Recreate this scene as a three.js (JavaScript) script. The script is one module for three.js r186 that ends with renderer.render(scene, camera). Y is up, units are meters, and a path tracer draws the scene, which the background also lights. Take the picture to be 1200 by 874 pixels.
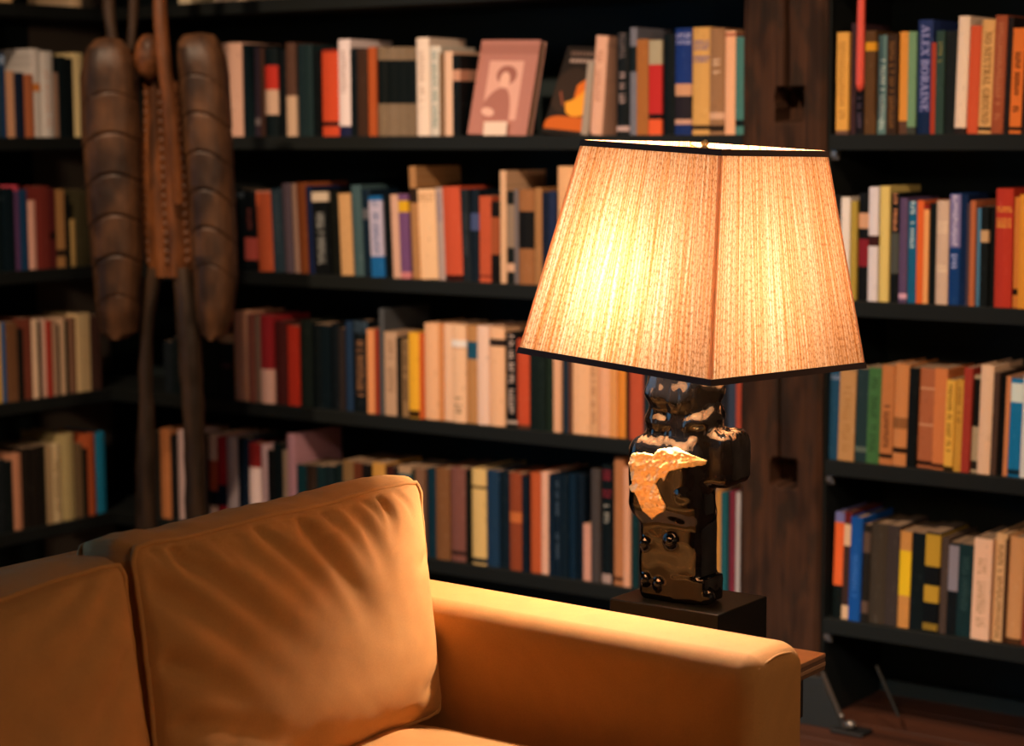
import * as THREE from 'three';
import { RoundedBoxGeometry } from 'three/addons/geometries/RoundedBoxGeometry.js';
import { MarchingCubes } from 'three/addons/objects/MarchingCubes.js';
import { ImprovedNoise } from 'three/addons/math/ImprovedNoise.js';
import * as BGU from 'three/addons/utils/BufferGeometryUtils.js';

// ------------------------------------------------------------ camera, sky, exposure
const scene = new THREE.Scene();
const camera = new THREE.PerspectiveCamera(2 * Math.atan(437 / 2371.14) * 180 / Math.PI, 1200 / 874, 0.05, 40);
camera.position.set(3.832, 1.175, 3.579);
camera.rotation.order = 'YXZ';
camera.rotation.set(-0.11796, 0.62233, -0.00443);
camera.focus = 2.52;
camera.userData.fStop = 4.4;
scene.add(camera);
scene.background = new THREE.Color().setRGB(0.48, 1.4, 2.35);      // dusk sky, reaching the room only through the unseen window
const renderer = new THREE.WebGLRenderer();
renderer.toneMapping = THREE.LinearToneMapping;
renderer.toneMappingExposure = 1.0;
renderer.shadowMap.enabled = true;
const WARM = new THREE.Color().setRGB(1.0, 0.66, 0.42);             // the unseen ceiling spots and globe lamp
const BULB = new THREE.Color().setRGB(1.0, 0.83, 0.68);             // the table lamp
const SPOT_POWER = 9.6, LAMP_POWER = 2.9, GLOBE_POWER = 3.0;

// ------------------------------------------------------------ helpers
let seed = 20240613;
const rnd = () => { seed = (seed * 1664525 + 1013904223) >>> 0; return seed / 4294967296; };
const N3 = new ImprovedNoise();
const noise = (x, y = 0, z = 0) => N3.noise(x + 31.7, y + 11.3, z + 5.1);
const fbm = (x, y, z = 0) => noise(x, y, z) + 0.5 * noise(2.1 * x, 2.1 * y, 2.1 * z + 3) + 0.25 * noise(4.3 * x, 4.3 * y, 4.3 * z + 7);
const clamp = (x, a, b) => Math.min(b, Math.max(a, x));
const lerp = (a, b, t) => a + (b - a) * t;
const smooth = (a, b, x) => { const t = clamp((x - a) / (b - a), 0, 1); return t * t * (3 - 2 * t); };
const used = {};
function numbered(n) { const k = used[n] = (used[n] ?? -1) + 1; return k ? `${n}_${String(k).padStart(3, '0')}` : n; }
function shadows(o) { o.castShadow = o.receiveShadow = true; return o; }
function thing(name, label, category, pos = [0, 0, 0], turn = 0, group) {
  const o = new THREE.Group(); o.name = numbered(name); o.position.set(...pos); o.rotation.y = turn;
  o.userData = { label, category }; if (group) o.userData.group = group;
  scene.add(o); return o;
}
function part(name, geo, mat, parent, label) {
  const m = shadows(new THREE.Mesh(geo, mat)); m.name = name; if (label) m.userData.label = label;
  parent.add(m); return m;
}
function solo(name, geo, mat, label, category, group) {
  const m = shadows(new THREE.Mesh(geo, mat)); m.name = numbered(name); m.userData = { label, category };
  if (group) m.userData.group = group; scene.add(m); return m;
}
function structure(name, geo, mat, label, parent = scene) {
  const m = geo ? shadows(new THREE.Mesh(geo, mat)) : new THREE.Group(); m.name = name;
  if (parent === scene) m.userData = { kind: 'structure', label, category: name.split('_')[0] };
  parent.add(m); return m;
}
function bx(x0, x1, y0, y1, z0, z1) { const g = new THREE.BoxGeometry(x1 - x0, y1 - y0, z1 - z0); g.translate((x0 + x1) / 2, (y0 + y1) / 2, (z0 + z1) / 2); return g; }
function rbx(x0, x1, y0, y1, z0, z1, r = 0.004, s = 2) { const g = new RoundedBoxGeometry(x1 - x0, y1 - y0, z1 - z0, s, r); g.translate((x0 + x1) / 2, (y0 + y1) / 2, (z0 + z1) / 2); return g; }
const merge = gs => BGU.mergeGeometries(gs.map(g => { const h = g.index ? g.toNonIndexed() : g; for (const k of Object.keys(h.attributes)) if (!['position', 'normal', 'uv'].includes(k)) h.deleteAttribute(k); return h; }));
const V = (x, y, z) => new THREE.Vector3(x, y, z);
function tube(pts, r, seg = 40, rad = 8, closed = false) { return new THREE.TubeGeometry(new THREE.CatmullRomCurve3(pts.map(p => V(...p)), closed), seg, r, rad, closed); }
function texture(w, h, fn, srgb = true) {
  const d = new Uint8Array(w * h * 4);
  for (let y = 0; y < h; y++) for (let x = 0; x < w; x++) { const c = fn(x / w, y / h, x, y), i = (y * w + x) * 4; d[i] = clamp(c[0], 0, 1) * 255; d[i + 1] = clamp(c[1], 0, 1) * 255; d[i + 2] = clamp(c[2], 0, 1) * 255; d[i + 3] = 255; }
  const t = new THREE.DataTexture(d, w, h); t.wrapS = t.wrapT = THREE.RepeatWrapping; t.magFilter = THREE.LinearFilter; t.minFilter = THREE.LinearMipmapLinearFilter; t.generateMipmaps = true;
  if (srgb) t.colorSpace = THREE.SRGBColorSpace; t.needsUpdate = true; return t;
}
const std = (o) => new THREE.MeshStandardMaterial(o), phys = (o) => new THREE.MeshPhysicalMaterial(o);
const rgb = (r, g, b) => new THREE.Color().setRGB(r, g, b);

// ------------------------------------------------------------ materials
const M = {};
M.plaster = std({ color: rgb(0.20, 0.17, 0.14), roughness: 0.95 });
M.ceiling = std({ color: rgb(0.30, 0.25, 0.20), roughness: 0.95 });
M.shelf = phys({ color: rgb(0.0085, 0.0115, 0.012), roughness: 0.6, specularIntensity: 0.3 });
M.shelfBack = std({ color: rgb(0.006, 0.017, 0.020), roughness: 0.9 });  // teal of the shadowed gaps mixed into this colour and the shelf paint
M.pages = phys({ color: rgb(0.22, 0.16, 0.11), roughness: 0.95, specularIntensity: 0.2 });
M.steel = std({ color: rgb(0.28, 0.27, 0.26), roughness: 0.35, metalness: 0.8 });
M.blackMetal = std({ color: rgb(0.012, 0.013, 0.014), roughness: 0.4 });
M.glass = phys({ color: 0xffffff, roughness: 0.02, transmission: 1, thickness: 0, ior: 1.5 });
const woodTex = (a, b, c, sx, sy, k = 1) => texture(256, 512, (u, v) => {
  const g = fbm(u * sx, v * sy, k) * 0.5 + 0.5, f = noise(u * sx * 9, v * sy * 1.5, k + 9) * 0.5 + 0.5, p = fbm(u * 3, v * 3, k + 20) * 0.5 + 0.5;
  const t = clamp(g * 0.75 + f * 0.25, 0, 1); return [0, 1, 2].map(i => lerp(lerp(a[i], b[i], t), c[i], smooth(0.45, 0.85, p) * 0.7));
});
// ------------------------------------------------------------ the room
const X0 = -0.30, X1 = 5.4, Z0 = -0.30, Z1 = 5.2, H = 2.75, T = 0.16;
{
  const f = structure('floor', bx(X0 - T, X1 + T, -0.2, -0.022, Z0 - T, Z1 + T), std({ color: rgb(0.01, 0.007, 0.005), roughness: 0.9 }), 'reddish brown plank floor');
  const mats = [0, 1, 2].map(k => std({ map: woodTex([0.22, 0.125, 0.085], [0.33, 0.19, 0.125], [0.15, 0.085, 0.06], 5, 2, 3 + k * 7), roughness: 0.5 }));
  let z = Z0, k = 0;
  while (z < Z1 - 0.01) {                                          // boards run along the bookcases, two lengths to a row
    const w = Math.min(0.14, Z1 - z), cut = X0 + 1.2 + rnd() * 3.4;
    for (const [a, b] of [[X0, cut], [cut, X1]]) part('plank', rbx(a + 0.001, b - 0.001, -0.022, -0.0006 * rnd(), z + 0.001, z + w - 0.001, 0.0015, 1), mats[(k++ * 2 + (b === X1 ? 1 : 0)) % 3], f);
    z += w;
  }
  structure('ceiling', bx(X0 - T, X1 + T, H, H + 0.2, Z0 - T, Z1 + T), M.ceiling, 'plain plaster ceiling above the library');
  structure('wall_back', bx(X0 - T, X1 + T, 0, H, Z0 - T, Z0), M.plaster, 'plaster wall behind the long bookcases');
  structure('wall_right', bx(X1, X1 + T, 0, H, Z0, Z1), M.plaster, 'plaster wall across from the sofa');
  structure('wall_front', bx(X0 - T, X1 + T, 0, H, Z1, Z1 + T), M.plaster, 'plaster wall facing the bookcases');
  // left wall; unseen window beyond the corner bookcase, placed to give cool blue light
  const wy0 = 0.30, wy1 = 2.20, wz0 = 1.80, wz1 = 3.75;
  structure('wall_left', merge([bx(X0 - T, X0, 0, H, Z0, wz0), bx(X0 - T, X0, 0, H, wz1, Z1), bx(X0 - T, X0, 0, wy0, wz0, wz1), bx(X0 - T, X0, wy1, H, wz0, wz1)]), M.plaster, 'plaster wall behind the sofa with an unseen window');
  const win = structure('window_unseen_1', null, null, 'unseen dusky blue window behind the sofa, giving cool light');
  const wm = std({ color: rgb(0.02, 0.02, 0.02), roughness: 0.5 }), cx = X0 - 0.08;
  part('frame', merge([bx(cx - .03, cx + .03, wy0, wy0 + .05, wz0, wz1), bx(cx - .03, cx + .03, wy1 - .05, wy1, wz0, wz1), bx(cx - .03, cx + .03, wy0 + .05, wy1 - .05, wz0, wz0 + .05), bx(cx - .03, cx + .03, wy0 + .05, wy1 - .05, wz1 - .05, wz1)]), wm, win);
  for (const z of [2.45, 3.10]) part('mullion', bx(cx - .025, cx + .025, wy0 + .05, wy1 - .05, z - .02, z + .02), wm, win);
  for (const [a, b] of [[wz0 + .05, 2.43], [2.47, 3.08], [3.12, wz1 - .05]]) part('pane', bx(cx - .003, cx + .003, wy0 + .05, wy1 - .05, a, b), M.glass, win);
}
// unseen ceiling spots, out of view, placed to light the shelves
function unseenSpot(x, z, tx, ty, tz, power, target) {
  const o = thing('unseen_ceiling_spotlight', `unseen ceiling spotlight out of view, placed to light the ${target}`, 'spotlight', [x, H, z], 0, 'unseen ceiling spotlights');
  const dir = V(tx - x, ty - (H - 0.2), tz - z).normalize(), q = new THREE.Quaternion().setFromUnitVectors(V(0, -1, 0), dir);
  const stem = part('stem', new THREE.CylinderGeometry(.01, .01, .14, 10).translate(0, -.07, 0), M.blackMetal, o);
  const can = new THREE.LatheGeometry([[0, .09], [.045, .085], [.05, .07], [.05, -.07], [.044, -.07], [.044, .06], [0, .065]].map(p => new THREE.Vector2(...p)), 24);
  const c = part('can', can, M.blackMetal, o); c.position.set(0, -.2, 0); c.quaternion.copy(q);
  const d = part('lens', new THREE.CircleGeometry(.042, 24).rotateX(Math.PI / 2).translate(0, -.05, 0), std({ color: 0x000000, emissive: WARM, emissiveIntensity: 6 }), o); d.position.set(0, -.2, 0); d.quaternion.copy(q);
  const l = new THREE.SpotLight(WARM, power, 0, 0.62, 1, 2); l.position.set(x, H - .2, z).addScaledVector(dir, .075); l.target.position.set(tx, ty, tz); l.castShadow = true; l.shadow.radius = 2;
  scene.add(l, l.target);
}
unseenSpot(0.95, 1.75, 0.75, 0.45, 0, SPOT_POWER * 1.35, 'books behind the sofa');
unseenSpot(1.95, 1.75, 1.45, 0.45, 0, SPOT_POWER * 1.45, 'books behind the table lamp');
unseenSpot(2.95, 1.75, 2.55, 0.50, 0, SPOT_POWER, 'narrow bookcase');
unseenSpot(1.55, 1.30, 0, 0.35, 0.25, SPOT_POWER * .22, 'corner bookcase');

// unseen globe lamp, out of view, placed to light the sofa's cushions and arm
{
  const o = thing('unseen_globe_pendant', 'unseen globe pendant lamp out of view, placed to light the sofa', 'lamp', [5.0, 1.6, 2.0]);
  part('globe', new THREE.SphereGeometry(.13, 32, 24), std({ color: 0x000000, emissive: WARM, emissiveIntensity: 6 }), o);
  part('cap', new THREE.LatheGeometry([[0, .16], [.03, .155], [.045, .12], [0, .118]].map(p => new THREE.Vector2(...p)), 24), M.blackMetal, o);
  part('cord', new THREE.CylinderGeometry(.004, .004, H - 1.6 - .155, 8).translate(0, .155 + (H - 1.755) / 2, 0), M.blackMetal, o);
  const l = new THREE.PointLight(WARM, GLOBE_POWER, 0, 2); l.position.set(5.0, 1.6, 2.0); l.castShadow = true; l.shadow.radius = 6; scene.add(l);
}

// ------------------------------------------------------------ bookcases
const SHELF_Y = [1.49, 1.170, 0.848, 0.530, 0.210], THICK = 0.031, DEEP = 0.27;
function bookcase(label, len, pos, turn, ends) {
  const o = thing('bookcase', label, 'bookcase', pos, turn);
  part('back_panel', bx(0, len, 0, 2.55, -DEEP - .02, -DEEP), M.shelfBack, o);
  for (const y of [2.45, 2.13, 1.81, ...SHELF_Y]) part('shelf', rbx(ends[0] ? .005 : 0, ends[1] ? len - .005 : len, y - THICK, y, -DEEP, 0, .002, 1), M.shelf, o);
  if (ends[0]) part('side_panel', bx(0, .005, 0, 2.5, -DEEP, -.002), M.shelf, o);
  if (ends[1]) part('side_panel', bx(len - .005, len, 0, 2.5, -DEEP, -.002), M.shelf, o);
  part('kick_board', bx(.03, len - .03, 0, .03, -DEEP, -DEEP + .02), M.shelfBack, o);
  return o;
}
bookcase('long black bookcase behind the sofa and lamp', 2.115, [-.28, 0, 0], 0, [false, false]);
const endCase = bookcase('narrow black bookcase on the far side of the timber post', 0.95, [2.0225, 0, 0], 0, [true, true]);
bookcase('black corner bookcase beside the carved wooden figure', 1.45, [0, 0, 1.45], Math.PI / 2, [true, false]);
for (const y of SHELF_Y) part('bracket', merge([bx(.005, .017, y - THICK - .012, y - THICK, -.022, -.004), new THREE.CylinderGeometry(.004, .004, .014, 10).rotateZ(Math.PI / 2).translate(.012, y - THICK - .016, -.012)]), M.steel, endCase, 'small grey metal shelf bracket');

// ------------------------------------------------------------ timber post with mortises and a long check
{
  const x0 = 1.839, x1 = 2.022, nx = 78, ny = 560, h = H, zf = 0.012, zb = -0.17;
  const holes = [[1.915, 1.975, 1.196, 1.258], [1.912, 1.971, 0.470, 0.522]];
  const post = thing('timber_post', 'dark weathered timber post with square mortise holes between the bookcases', 'post', [(x0 + x1) / 2, 0, -0.08]);
  const cx = (x0 + x1) / 2;
  const depth = (x, y) => {
    let d = 0.003 * fbm(x * 25, y * 4, 1) + 0.0018 * noise(x * 160, y * 7, 4);
    const e = Math.min(x - x0, x1 - x); d -= 0.008 * (1 - smooth(0, 0.012 + 0.006 * noise(y * 6, 3), e));
    for (const [a, b, c, f] of holes) { const wob = 0.004 * noise(x * 60, y * 60); if (x > a + wob && x < b + wob && y > c + wob && y < f + wob) d = -0.055; }
    const ck1 = 1.936 + 0.006 * noise(y * 4, 8), ck2 = 1.931 + 0.004 * noise(y * 5, 2);
    if (y > 1.25) d -= 0.03 * (1 - smooth(0.0, 0.007 * smooth(1.2, 1.3, y) * (1.1 - 0.5 * smooth(1.3, 1.6, y)), Math.abs(x - ck1)));
    if (y > 0.51 && y < 0.85) d -= 0.02 * (1 - smooth(0, 0.004, Math.abs(x - ck2)));
    return d;
  };
  const g = new THREE.PlaneGeometry(x1 - x0, h, nx, ny), P = g.attributes.position;
  for (let i = 0; i < P.count; i++) { const x = P.getX(i) + cx, y = P.getY(i) + h / 2; P.setXYZ(i, x - cx, y, zf + depth(x, y) + 0.08); }
  g.computeVertexNormals();
  const sides = [-1, 1].map(s => { const q = new THREE.PlaneGeometry(zf - zb, h, 24, 200), Q = q.attributes.position; for (let i = 0; i < Q.count; i++) { const y = Q.getY(i) + h / 2, z = Q.getX(i) * s, zz = (zf + zb) / 2 - z; Q.setXYZ(i, s * ((x1 - x0) / 2 - 0.002 + 0.002 * fbm(zz * 20, y * 5, s)), y, zz + 0.08 - 0.008 * (zz > zf - .01)); } q.computeVertexNormals(); return q; });
  const back = bx(x0 + .006 - cx, x1 - .006 - cx, 0, h, zb + 0.08, zb + 0.085);
  const map = texture(512, 2048, (u, v) => {
    const gr = fbm(u * 14, v * 7, 1) * .5 + .5, fi = noise(u * 90, v * 12, 4) * .5 + .5, bl = fbm(u * 3 + 4, v * 14, 9) * .5 + .5, tar = fbm(u * 4 + 2, v * 22, 17);
    let t = clamp(gr * .6 + fi * .35, 0, 1), c = [lerp(.13, .34, t), lerp(.09, .215, t), lerp(.068, .14, t)];
    c = c.map((q, i) => lerp(q, [.12, .08, .06][i], smooth(.5, .8, bl) * .7));
    return c.map((q, i) => lerp(q, [.13, .105, .085][i], smooth(.05, .55, tar) * .6));                    // old tar stains in blotches
  });
  part('timber', merge([g, ...sides, back]), phys({ map, roughness: 0.75, specularIntensity: .35 }), post);
}
const BOOKS = {
m1: [
[0.4262,0.0643,0.2229,0.145,-0.0045,0,[204,168,151],[],"pale cream book"],
[0.4797,0.04,0.2173,0.149,-0.0053,0,[8,26,32],[],"dark navy book"],
[0.5113,0.0178,0.2105,0.142,-0.0023,0,[72,61,76],[[0.792,0.868,[156,147,151]]],"purple grey book with mauve brown label"],
[0.527,0.0109,0.21,0.131,-0.0009,0,[88,63,54],[],"dark brown book"],
[0.5542,0.0407,0.2073,0.129,-0.0017,0,[10,22,26],[[0.202,0.472,[180,51,41]],[0.472,0.752,[196,168,148]]],"black book with red label"],
[0.5899,0.0282,0.2023,0.127,-0.0051,0,[8,16,21],[],"black book"],
[0.6203,0.0294,0.2173,0.144,0.0023,0,[82,59,50],[[0.565,1,[192,168,146]]],"dark brown book with tan block"],
[0.6501,0.0252,0.2125,0.134,-0.0038,0,[21,40,47],[],"black book"],
[0.6765,0.025,0.2117,0.145,0.0035,0,[25,45,50],[],"dark teal book"],
[0.7,0.017,0.1954,0.132,-0.002,0,[8,15,19],[],"black book"],
[0.7352,0.0506,0.1984,0.142,-0.0055,0,[196,76,47],[[0.0,0.039,[137,45,32]],[0.828,0.877,[25,17,19]]],"red book with dark red label"],
[0.78,0.0359,0.2204,0.156,-0.0031,0,[229,220,227],[[0.123,0.564,[180,164,168],1],[0.89,1,[27,34,72]]],"pale grey book with mauve brown lettering"],
[0.8117,0.0255,0.2002,0.127,-0.0048,0,[11,22,28],[],"black book"],
[0.8403,0.0291,0.1975,0.129,0.0022,0,[60,42,34],[],"dark brown book"],
[0.8674,0.0226,0.2005,0.128,-0.0002,0,[168,84,45],[],"orange-red book"],
[0.8937,0.0274,0.1998,0.137,-0.0023,0,[121,107,89],[[0.153,0.633,[10,19,21]]],"dark brown book with black block"],
[0.9218,0.0272,0.199,0.134,-0.0054,0,[125,111,94],[[0.153,0.633,[10,19,21]]],"dark brown book with black block"],
[0.9497,0.0271,0.1982,0.124,-0.0039,0,[121,107,89],[[0.154,0.633,[10,19,21]]],"dark brown book with black block"],
[0.9782,0.0281,0.1975,0.136,-0.0017,0,[117,103,85],[[0.154,0.634,[10,19,21]]],"dark brown book with black block"],
[1.0111,0.0351,0.2172,0.141,-0.0001,0,[227,214,203],[[0.139,0.66,[188,168,155],1]],"cream book with pinkish tan lettering"],
[1.0448,0.03,0.1975,0.131,-0.003,0,[203,203,197],[[0.076,0.914,[104,134,133],1]],"cream book with green lettering"],
[1.0675,0.0131,0.1819,0.127,0.001,0,[119,95,72],[],"dark brown book"],
[1.0865,0.0226,0.1851,0.119,-0.0003,0,[219,187,164],[],"pale cream book"],
[1.1096,0.0213,0.1771,0.119,0.0028,0,[11,17,21],[[0.19,0.326,[188,145,124]]],"black book with pinkish tan label"],
[1.4526,0.0173,0.1541,0.107,-0.0031,-6.5,[156,147,137],[],"tan book"],
[1.4784,0.03,0.2065,0.148,-0.0048,-4.5,[215,172,151],[[0.155,0.67,[180,134,115],1]],"pale cream book with pinkish tan lettering"],
[1.5415,0.0305,0.2115,0.14,0.0016,0,[15,22,26],[[0.391,0.699,[164,145,146],1],[0.017,0.266,[104,95,98],1],[0.906,0.956,[180,159,159]]],"black book with mauve brown lettering"],
[1.5672,0.0167,0.2211,0.14,-0.0011,0,[108,113,129],[[0.182,0.412,[15,28,34]]],"grey book with black label"],
[1.5906,0.028,0.196,0.122,0.0007,0,[156,101,53],[],"brown book"],
[1.6211,0.0309,0.1934,0.135,-0.0003,0,[164,158,135],[[0.261,0.774,[180,45,45]],[0.774,0.828,[25,13,15]],[0.828,0.99,[219,93,54]]],"tan book with red block"],
[1.6518,0.0286,0.2046,0.145,-0.0029,0,[8,19,23],[],"black book"],
[1.6863,0.0384,0.2155,0.149,-0.0001,0,[23,51,122],[[0.056,0.104,[172,176,221],1],[0.12,0.16,[172,176,221],1],[0.52,0.632,[196,151,120]],[0.632,0.848,[35,32,41]],[0.848,0.896,[196,155,137]],[0.896,0.992,[25,47,107]]],"blue book with purple grey lettering"],
[1.7284,0.0419,0.2158,0.146,-0.0014,0,[204,162,96],[[0.127,0.222,[104,95,142],1],[0.27,0.334,[104,95,142],1],[0.905,0.945,[41,30,23]]],"light tan book with purple grey lettering"],
[1.7672,0.0336,0.2128,0.15,0.0034,0,[147,113,83],[[0.256,0.441,[211,185,159],1],[0.785,0.849,[204,168,142]],[0.905,0.961,[39,30,23]]],"brown book with cream lettering"],
[1.7968,0.0235,0.2067,0.138,0.0006,0,[229,178,142],[[0.033,0.057,[156,78,63]]],"salmon book with red label"],
[1.8217,0.0243,0.1942,0.122,0.001,0,[69,124,122],[[0.845,0.906,[11,26,28]]],"teal book with black label"]],
r1: [
[2.048,0.0255,0.1954,0.134,0.0039,0,[215,164,80],[[0.101,0.855,[172,128,63],1],[0.955,0.997,[104,78,67]]],"orange book with brown lettering"],
[2.0679,0.0109,0.2126,0.149,-0.0032,0,[57,38,45],[],"mauve brown book"],
[2.0839,0.0171,0.1829,0.12,0.0007,0,[17,15,21],[[0.579,0.935,[88,76,98],1]],"black book with purple grey lettering"],
[2.1049,0.0233,0.1968,0.122,-0.0014,0,[86,61,36],[[0.116,0.198,[211,151,36]]],"dark brown book with orange label"],
[2.1282,0.0196,0.188,0.12,-0.0048,0,[90,126,129],[[0.25,0.956,[196,214,212],1]],"teal book with pale grey lettering"],
[2.1508,0.0221,0.1889,0.118,0.0017,0,[51,36,26],[[0.085,0.939,[119,84,45],1]],"dark brown book with brown lettering"],
[2.174,0.0193,0.1929,0.122,-0.0035,0,[211,147,67],[[0.866,0.999,[88,63,50]]],"orange book with dark brown label"],
[2.1923,0.016,0.1923,0.127,0.0027,0,[109,151,118],[[0.925,1.0,[57,63,58]]],"green book with grey label"],
[2.2157,0.0295,0.2138,0.134,-0.0015,0,[35,53,105],[[0.052,0.799,[151,155,212],"ALEX BORAINE"],[0.806,1,[17,38,76]]],"blue book with blue lettering"],
[2.2358,0.009,0.1703,0.115,0.0028,0,[164,61,41],[],"red book"],
[2.2491,0.0163,0.1921,0.135,0.0026,0,[43,68,63],[[0.017,0.323,[135,128,72],1]],"dark green book with olive lettering"],
[2.2696,0.023,0.1914,0.124,-0.0018,0,[21,28,30],[],"black book"],
[2.2927,0.022,0.2173,0.143,0.0028,-1.3,[231,212,192],[[0.943,1,[41,32,32]]],"cream book with black label"],
[2.3146,0.0205,0.1994,0.143,-0.0045,-1.3,[200,86,54],[],"orange-red book"],
[2.3385,0.0259,0.2094,0.134,-0.0037,-1.3,[215,170,109],[[0.112,0.912,[104,72,36],"NO NEUTRAL GROUND"],[0.935,0.965,[41,30,23]]],"light tan book with brown lettering"],
[2.3638,0.0232,0.2163,0.139,-0.0012,-1.3,[153,80,52],[[0.072,0.952,[180,113,80],1]],"orange-red book with rust brown lettering"],
[2.3816,0.0107,0.2126,0.144,-0.0034,-1.3,[31,26,26],[],"black book"],
[2.3991,0.0221,0.1919,0.119,-0.0018,-1.3,[219,118,50],[[0.235,0.801,[41,22,10],1],[0.931,0.963,[27,17,10]]],"orange-red book with near-black lettering"],
[2.4225,0.0211,0.1803,0.118,-0.0003,-1.3,[41,30,28],[],"black book"]],
l1: [
[-0.3317,0.031,0.2044,0.146,0.0009,0,[54,79,97],[],"navy book"],
[-0.3079,0.0117,0.1991,0.134,0.0002,0,[37,71,114],[[0.031,0.133,[151,182,222]]],"navy book with blue label"],
[-0.2857,0.0315,0.1591,0.109,-0.0055,0,[231,182,146],[],"rust brown book"],
[-0.2568,0.0212,0.1557,0.111,0.0018,0,[27,40,65],[],"navy book"],
[-0.2302,0.0268,0.1521,0.108,0.002,0,[197,120,81],[],"rust brown book"],
[-0.2014,0.0257,0.2145,0.141,-0.002,0,[231,231,231],[[0.395,0.481,[231,149,70]]],"cream book with light tan label"],
[-0.1676,0.0395,0.2093,0.132,0.0003,0,[231,231,230],[[0.198,0.893,[226,201,192],1]],"pale cream book with pinkish tan lettering"],
[-0.1391,0.0164,0.1582,0.1,-0.0053,0,[170,141,124],[],"brown book"],
[-0.1176,0.0222,0.1983,0.127,-0.0044,0,[18,30,35],[],"black book"],
[-0.0933,0.0238,0.1948,0.127,-0.0055,0,[15,25,29],[],"black book"],
[-0.0621,0.0353,0.2082,0.129,-0.0045,0,[231,216,163],[],"cream book"]],
l2: [
[-0.3379,0.0312,0.2063,0.13,-0.0024,0,[18,33,38],[],"black book"],
[-0.3053,0.0316,0.2014,0.125,0.0027,0,[13,30,40],[],"dark navy book"],
[-0.2767,0.0226,0.2069,0.141,-0.0045,0,[107,76,127],[[0.0,0.07,[207,79,103]]],"purple grey book with red label"],
[-0.2542,0.0201,0.196,0.126,-0.0025,0,[28,66,108],[],"navy book"],
[-0.2259,0.0243,0.1683,0.11,-0.0048,0,[231,182,168],[],"pinkish tan book"],
[-0.1952,0.03,0.2029,0.143,0.0039,0,[115,48,43],[],"dark red book"],
[-0.1673,0.0234,0.196,0.131,-0.0012,0,[93,38,40],[[0.548,0.634,[34,20,21]]],"dark red book with black label"],
[-0.1361,0.0278,0.1931,0.121,-0.005,0,[173,131,84],[[0.767,0.854,[54,40,32]]],"brown book with black label"],
[-0.1142,0.0138,0.1798,0.118,-0.0034,0,[18,22,21],[],"black book"],
[-0.0969,0.0195,0.1177,0.1,-0.0044,0,[192,164,105],[],"brown book"],
[-0.0658,0.0341,0.1913,0.119,0.0035,0,[61,58,40],[],"olive book"]],
l3: [
[-0.3428,0.0105,0.1955,0.132,-0.0045,0,[207,172,86],[],"brown book"],
[-0.3304,0.0118,0.1946,0.131,-0.0057,0,[34,100,168],[],"blue book"],
[-0.3085,0.0291,0.1929,0.13,0.0038,0,[115,82,57],[],"dark brown book"],
[-0.2822,0.0214,0.1762,0.124,0.001,0,[22,25,24],[],"black book"],
[-0.2568,0.0256,0.1993,0.129,-0.0023,0,[115,61,48],[],"dark red book"],
[-0.2351,0.0149,0.1955,0.125,0.0017,0,[231,206,179],[],"tan book"],
[-0.2223,0.0082,0.1903,0.128,0.0018,0,[22,25,24],[],"black book"],
[-0.2071,0.0192,0.1934,0.126,-0.0038,0,[228,195,179],[],"pinkish tan book"],
[-0.1894,0.0138,0.1878,0.132,0.0038,0,[158,56,46],[],"dark red book"],
[-0.1734,0.0152,0.1908,0.135,0.0021,0,[173,144,122],[],"dark brown book"],
[-0.1614,0.0075,0.1771,0.124,0.0014,0,[22,30,24],[],"black book"],
[-0.1468,0.0181,0.193,0.124,-0.0008,0,[211,182,152],[],"tan book"],
[-0.1294,0.014,0.1853,0.121,-0.0057,0,[30,48,40],[],"black book"],
[-0.1095,0.0226,0.1902,0.118,-0.0032,0,[134,100,81],[],"rust brown book"],
[-0.0751,0.04,0.1984,0.128,0.0009,0,[231,208,160],[],"tan book"],
[-0.0349,0.0347,0.1889,0.135,-0.0015,0,[76,53,48],[],"dark red book"]],
l4: [
[-0.3596,0.0289,0.1837,0.131,0.0039,0,[27,35,40],[],"black book"],
[-0.3306,0.0265,0.1756,0.126,-0.0024,0,[20,30,32],[],"black book"],
[-0.3008,0.0294,0.1885,0.121,-0.0037,0,[202,146,116],[],"rust brown book"],
[-0.2722,0.0216,0.1996,0.128,-0.004,0,[34,30,27],[],"black book"],
[-0.2484,0.0231,0.1986,0.136,0.003,0,[30,27,24],[],"black book"],
[-0.2243,0.0219,0.1998,0.141,-0.0012,0,[27,27,24],[],"black book"],
[-0.2036,0.0166,0.1972,0.135,0.002,0,[173,151,116],[],"dark brown book"],
[-0.1778,0.032,0.1982,0.125,0.0006,0,[211,195,154],[[0.218,0.87,[153,133,97],1]],"tan book with dark brown lettering"],
[-0.1379,0.0409,0.2191,0.156,0.0018,0,[175,162,116],[],"olive book"],
[-0.1022,0.0228,0.1885,0.131,-0.0012,0,[115,97,73],[],"dark brown book"],
[-0.0837,0.0115,0.1753,0.112,0.0019,0,[27,27,24],[],"black book"],
[-0.0621,0.0274,0.2098,0.137,0.002,0,[197,102,62],[],"orange-red book"],
[-0.0278,0.038,0.2077,0.149,-0.002,0,[37,146,198],[],"teal book"]],
m2: [
[0.3558,0.0459,0.2107,0.139,0.0035,0,[25,26,23],[],"black book"],
[0.407,0.051,0.2071,0.143,-0.0043,0,[19,24,26],[],"black book"],
[0.4498,0.0294,0.1953,0.124,-0.0045,0,[11,22,26],[[0.042,0.105,[72,84,94]]],"black book with grey label"],
[0.4832,0.0348,0.1916,0.136,0.0021,0,[10,17,21],[[0.225,0.492,[125,63,58],1],[0.578,0.856,[180,84,76]]],"black book with dark red lettering"],
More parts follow.
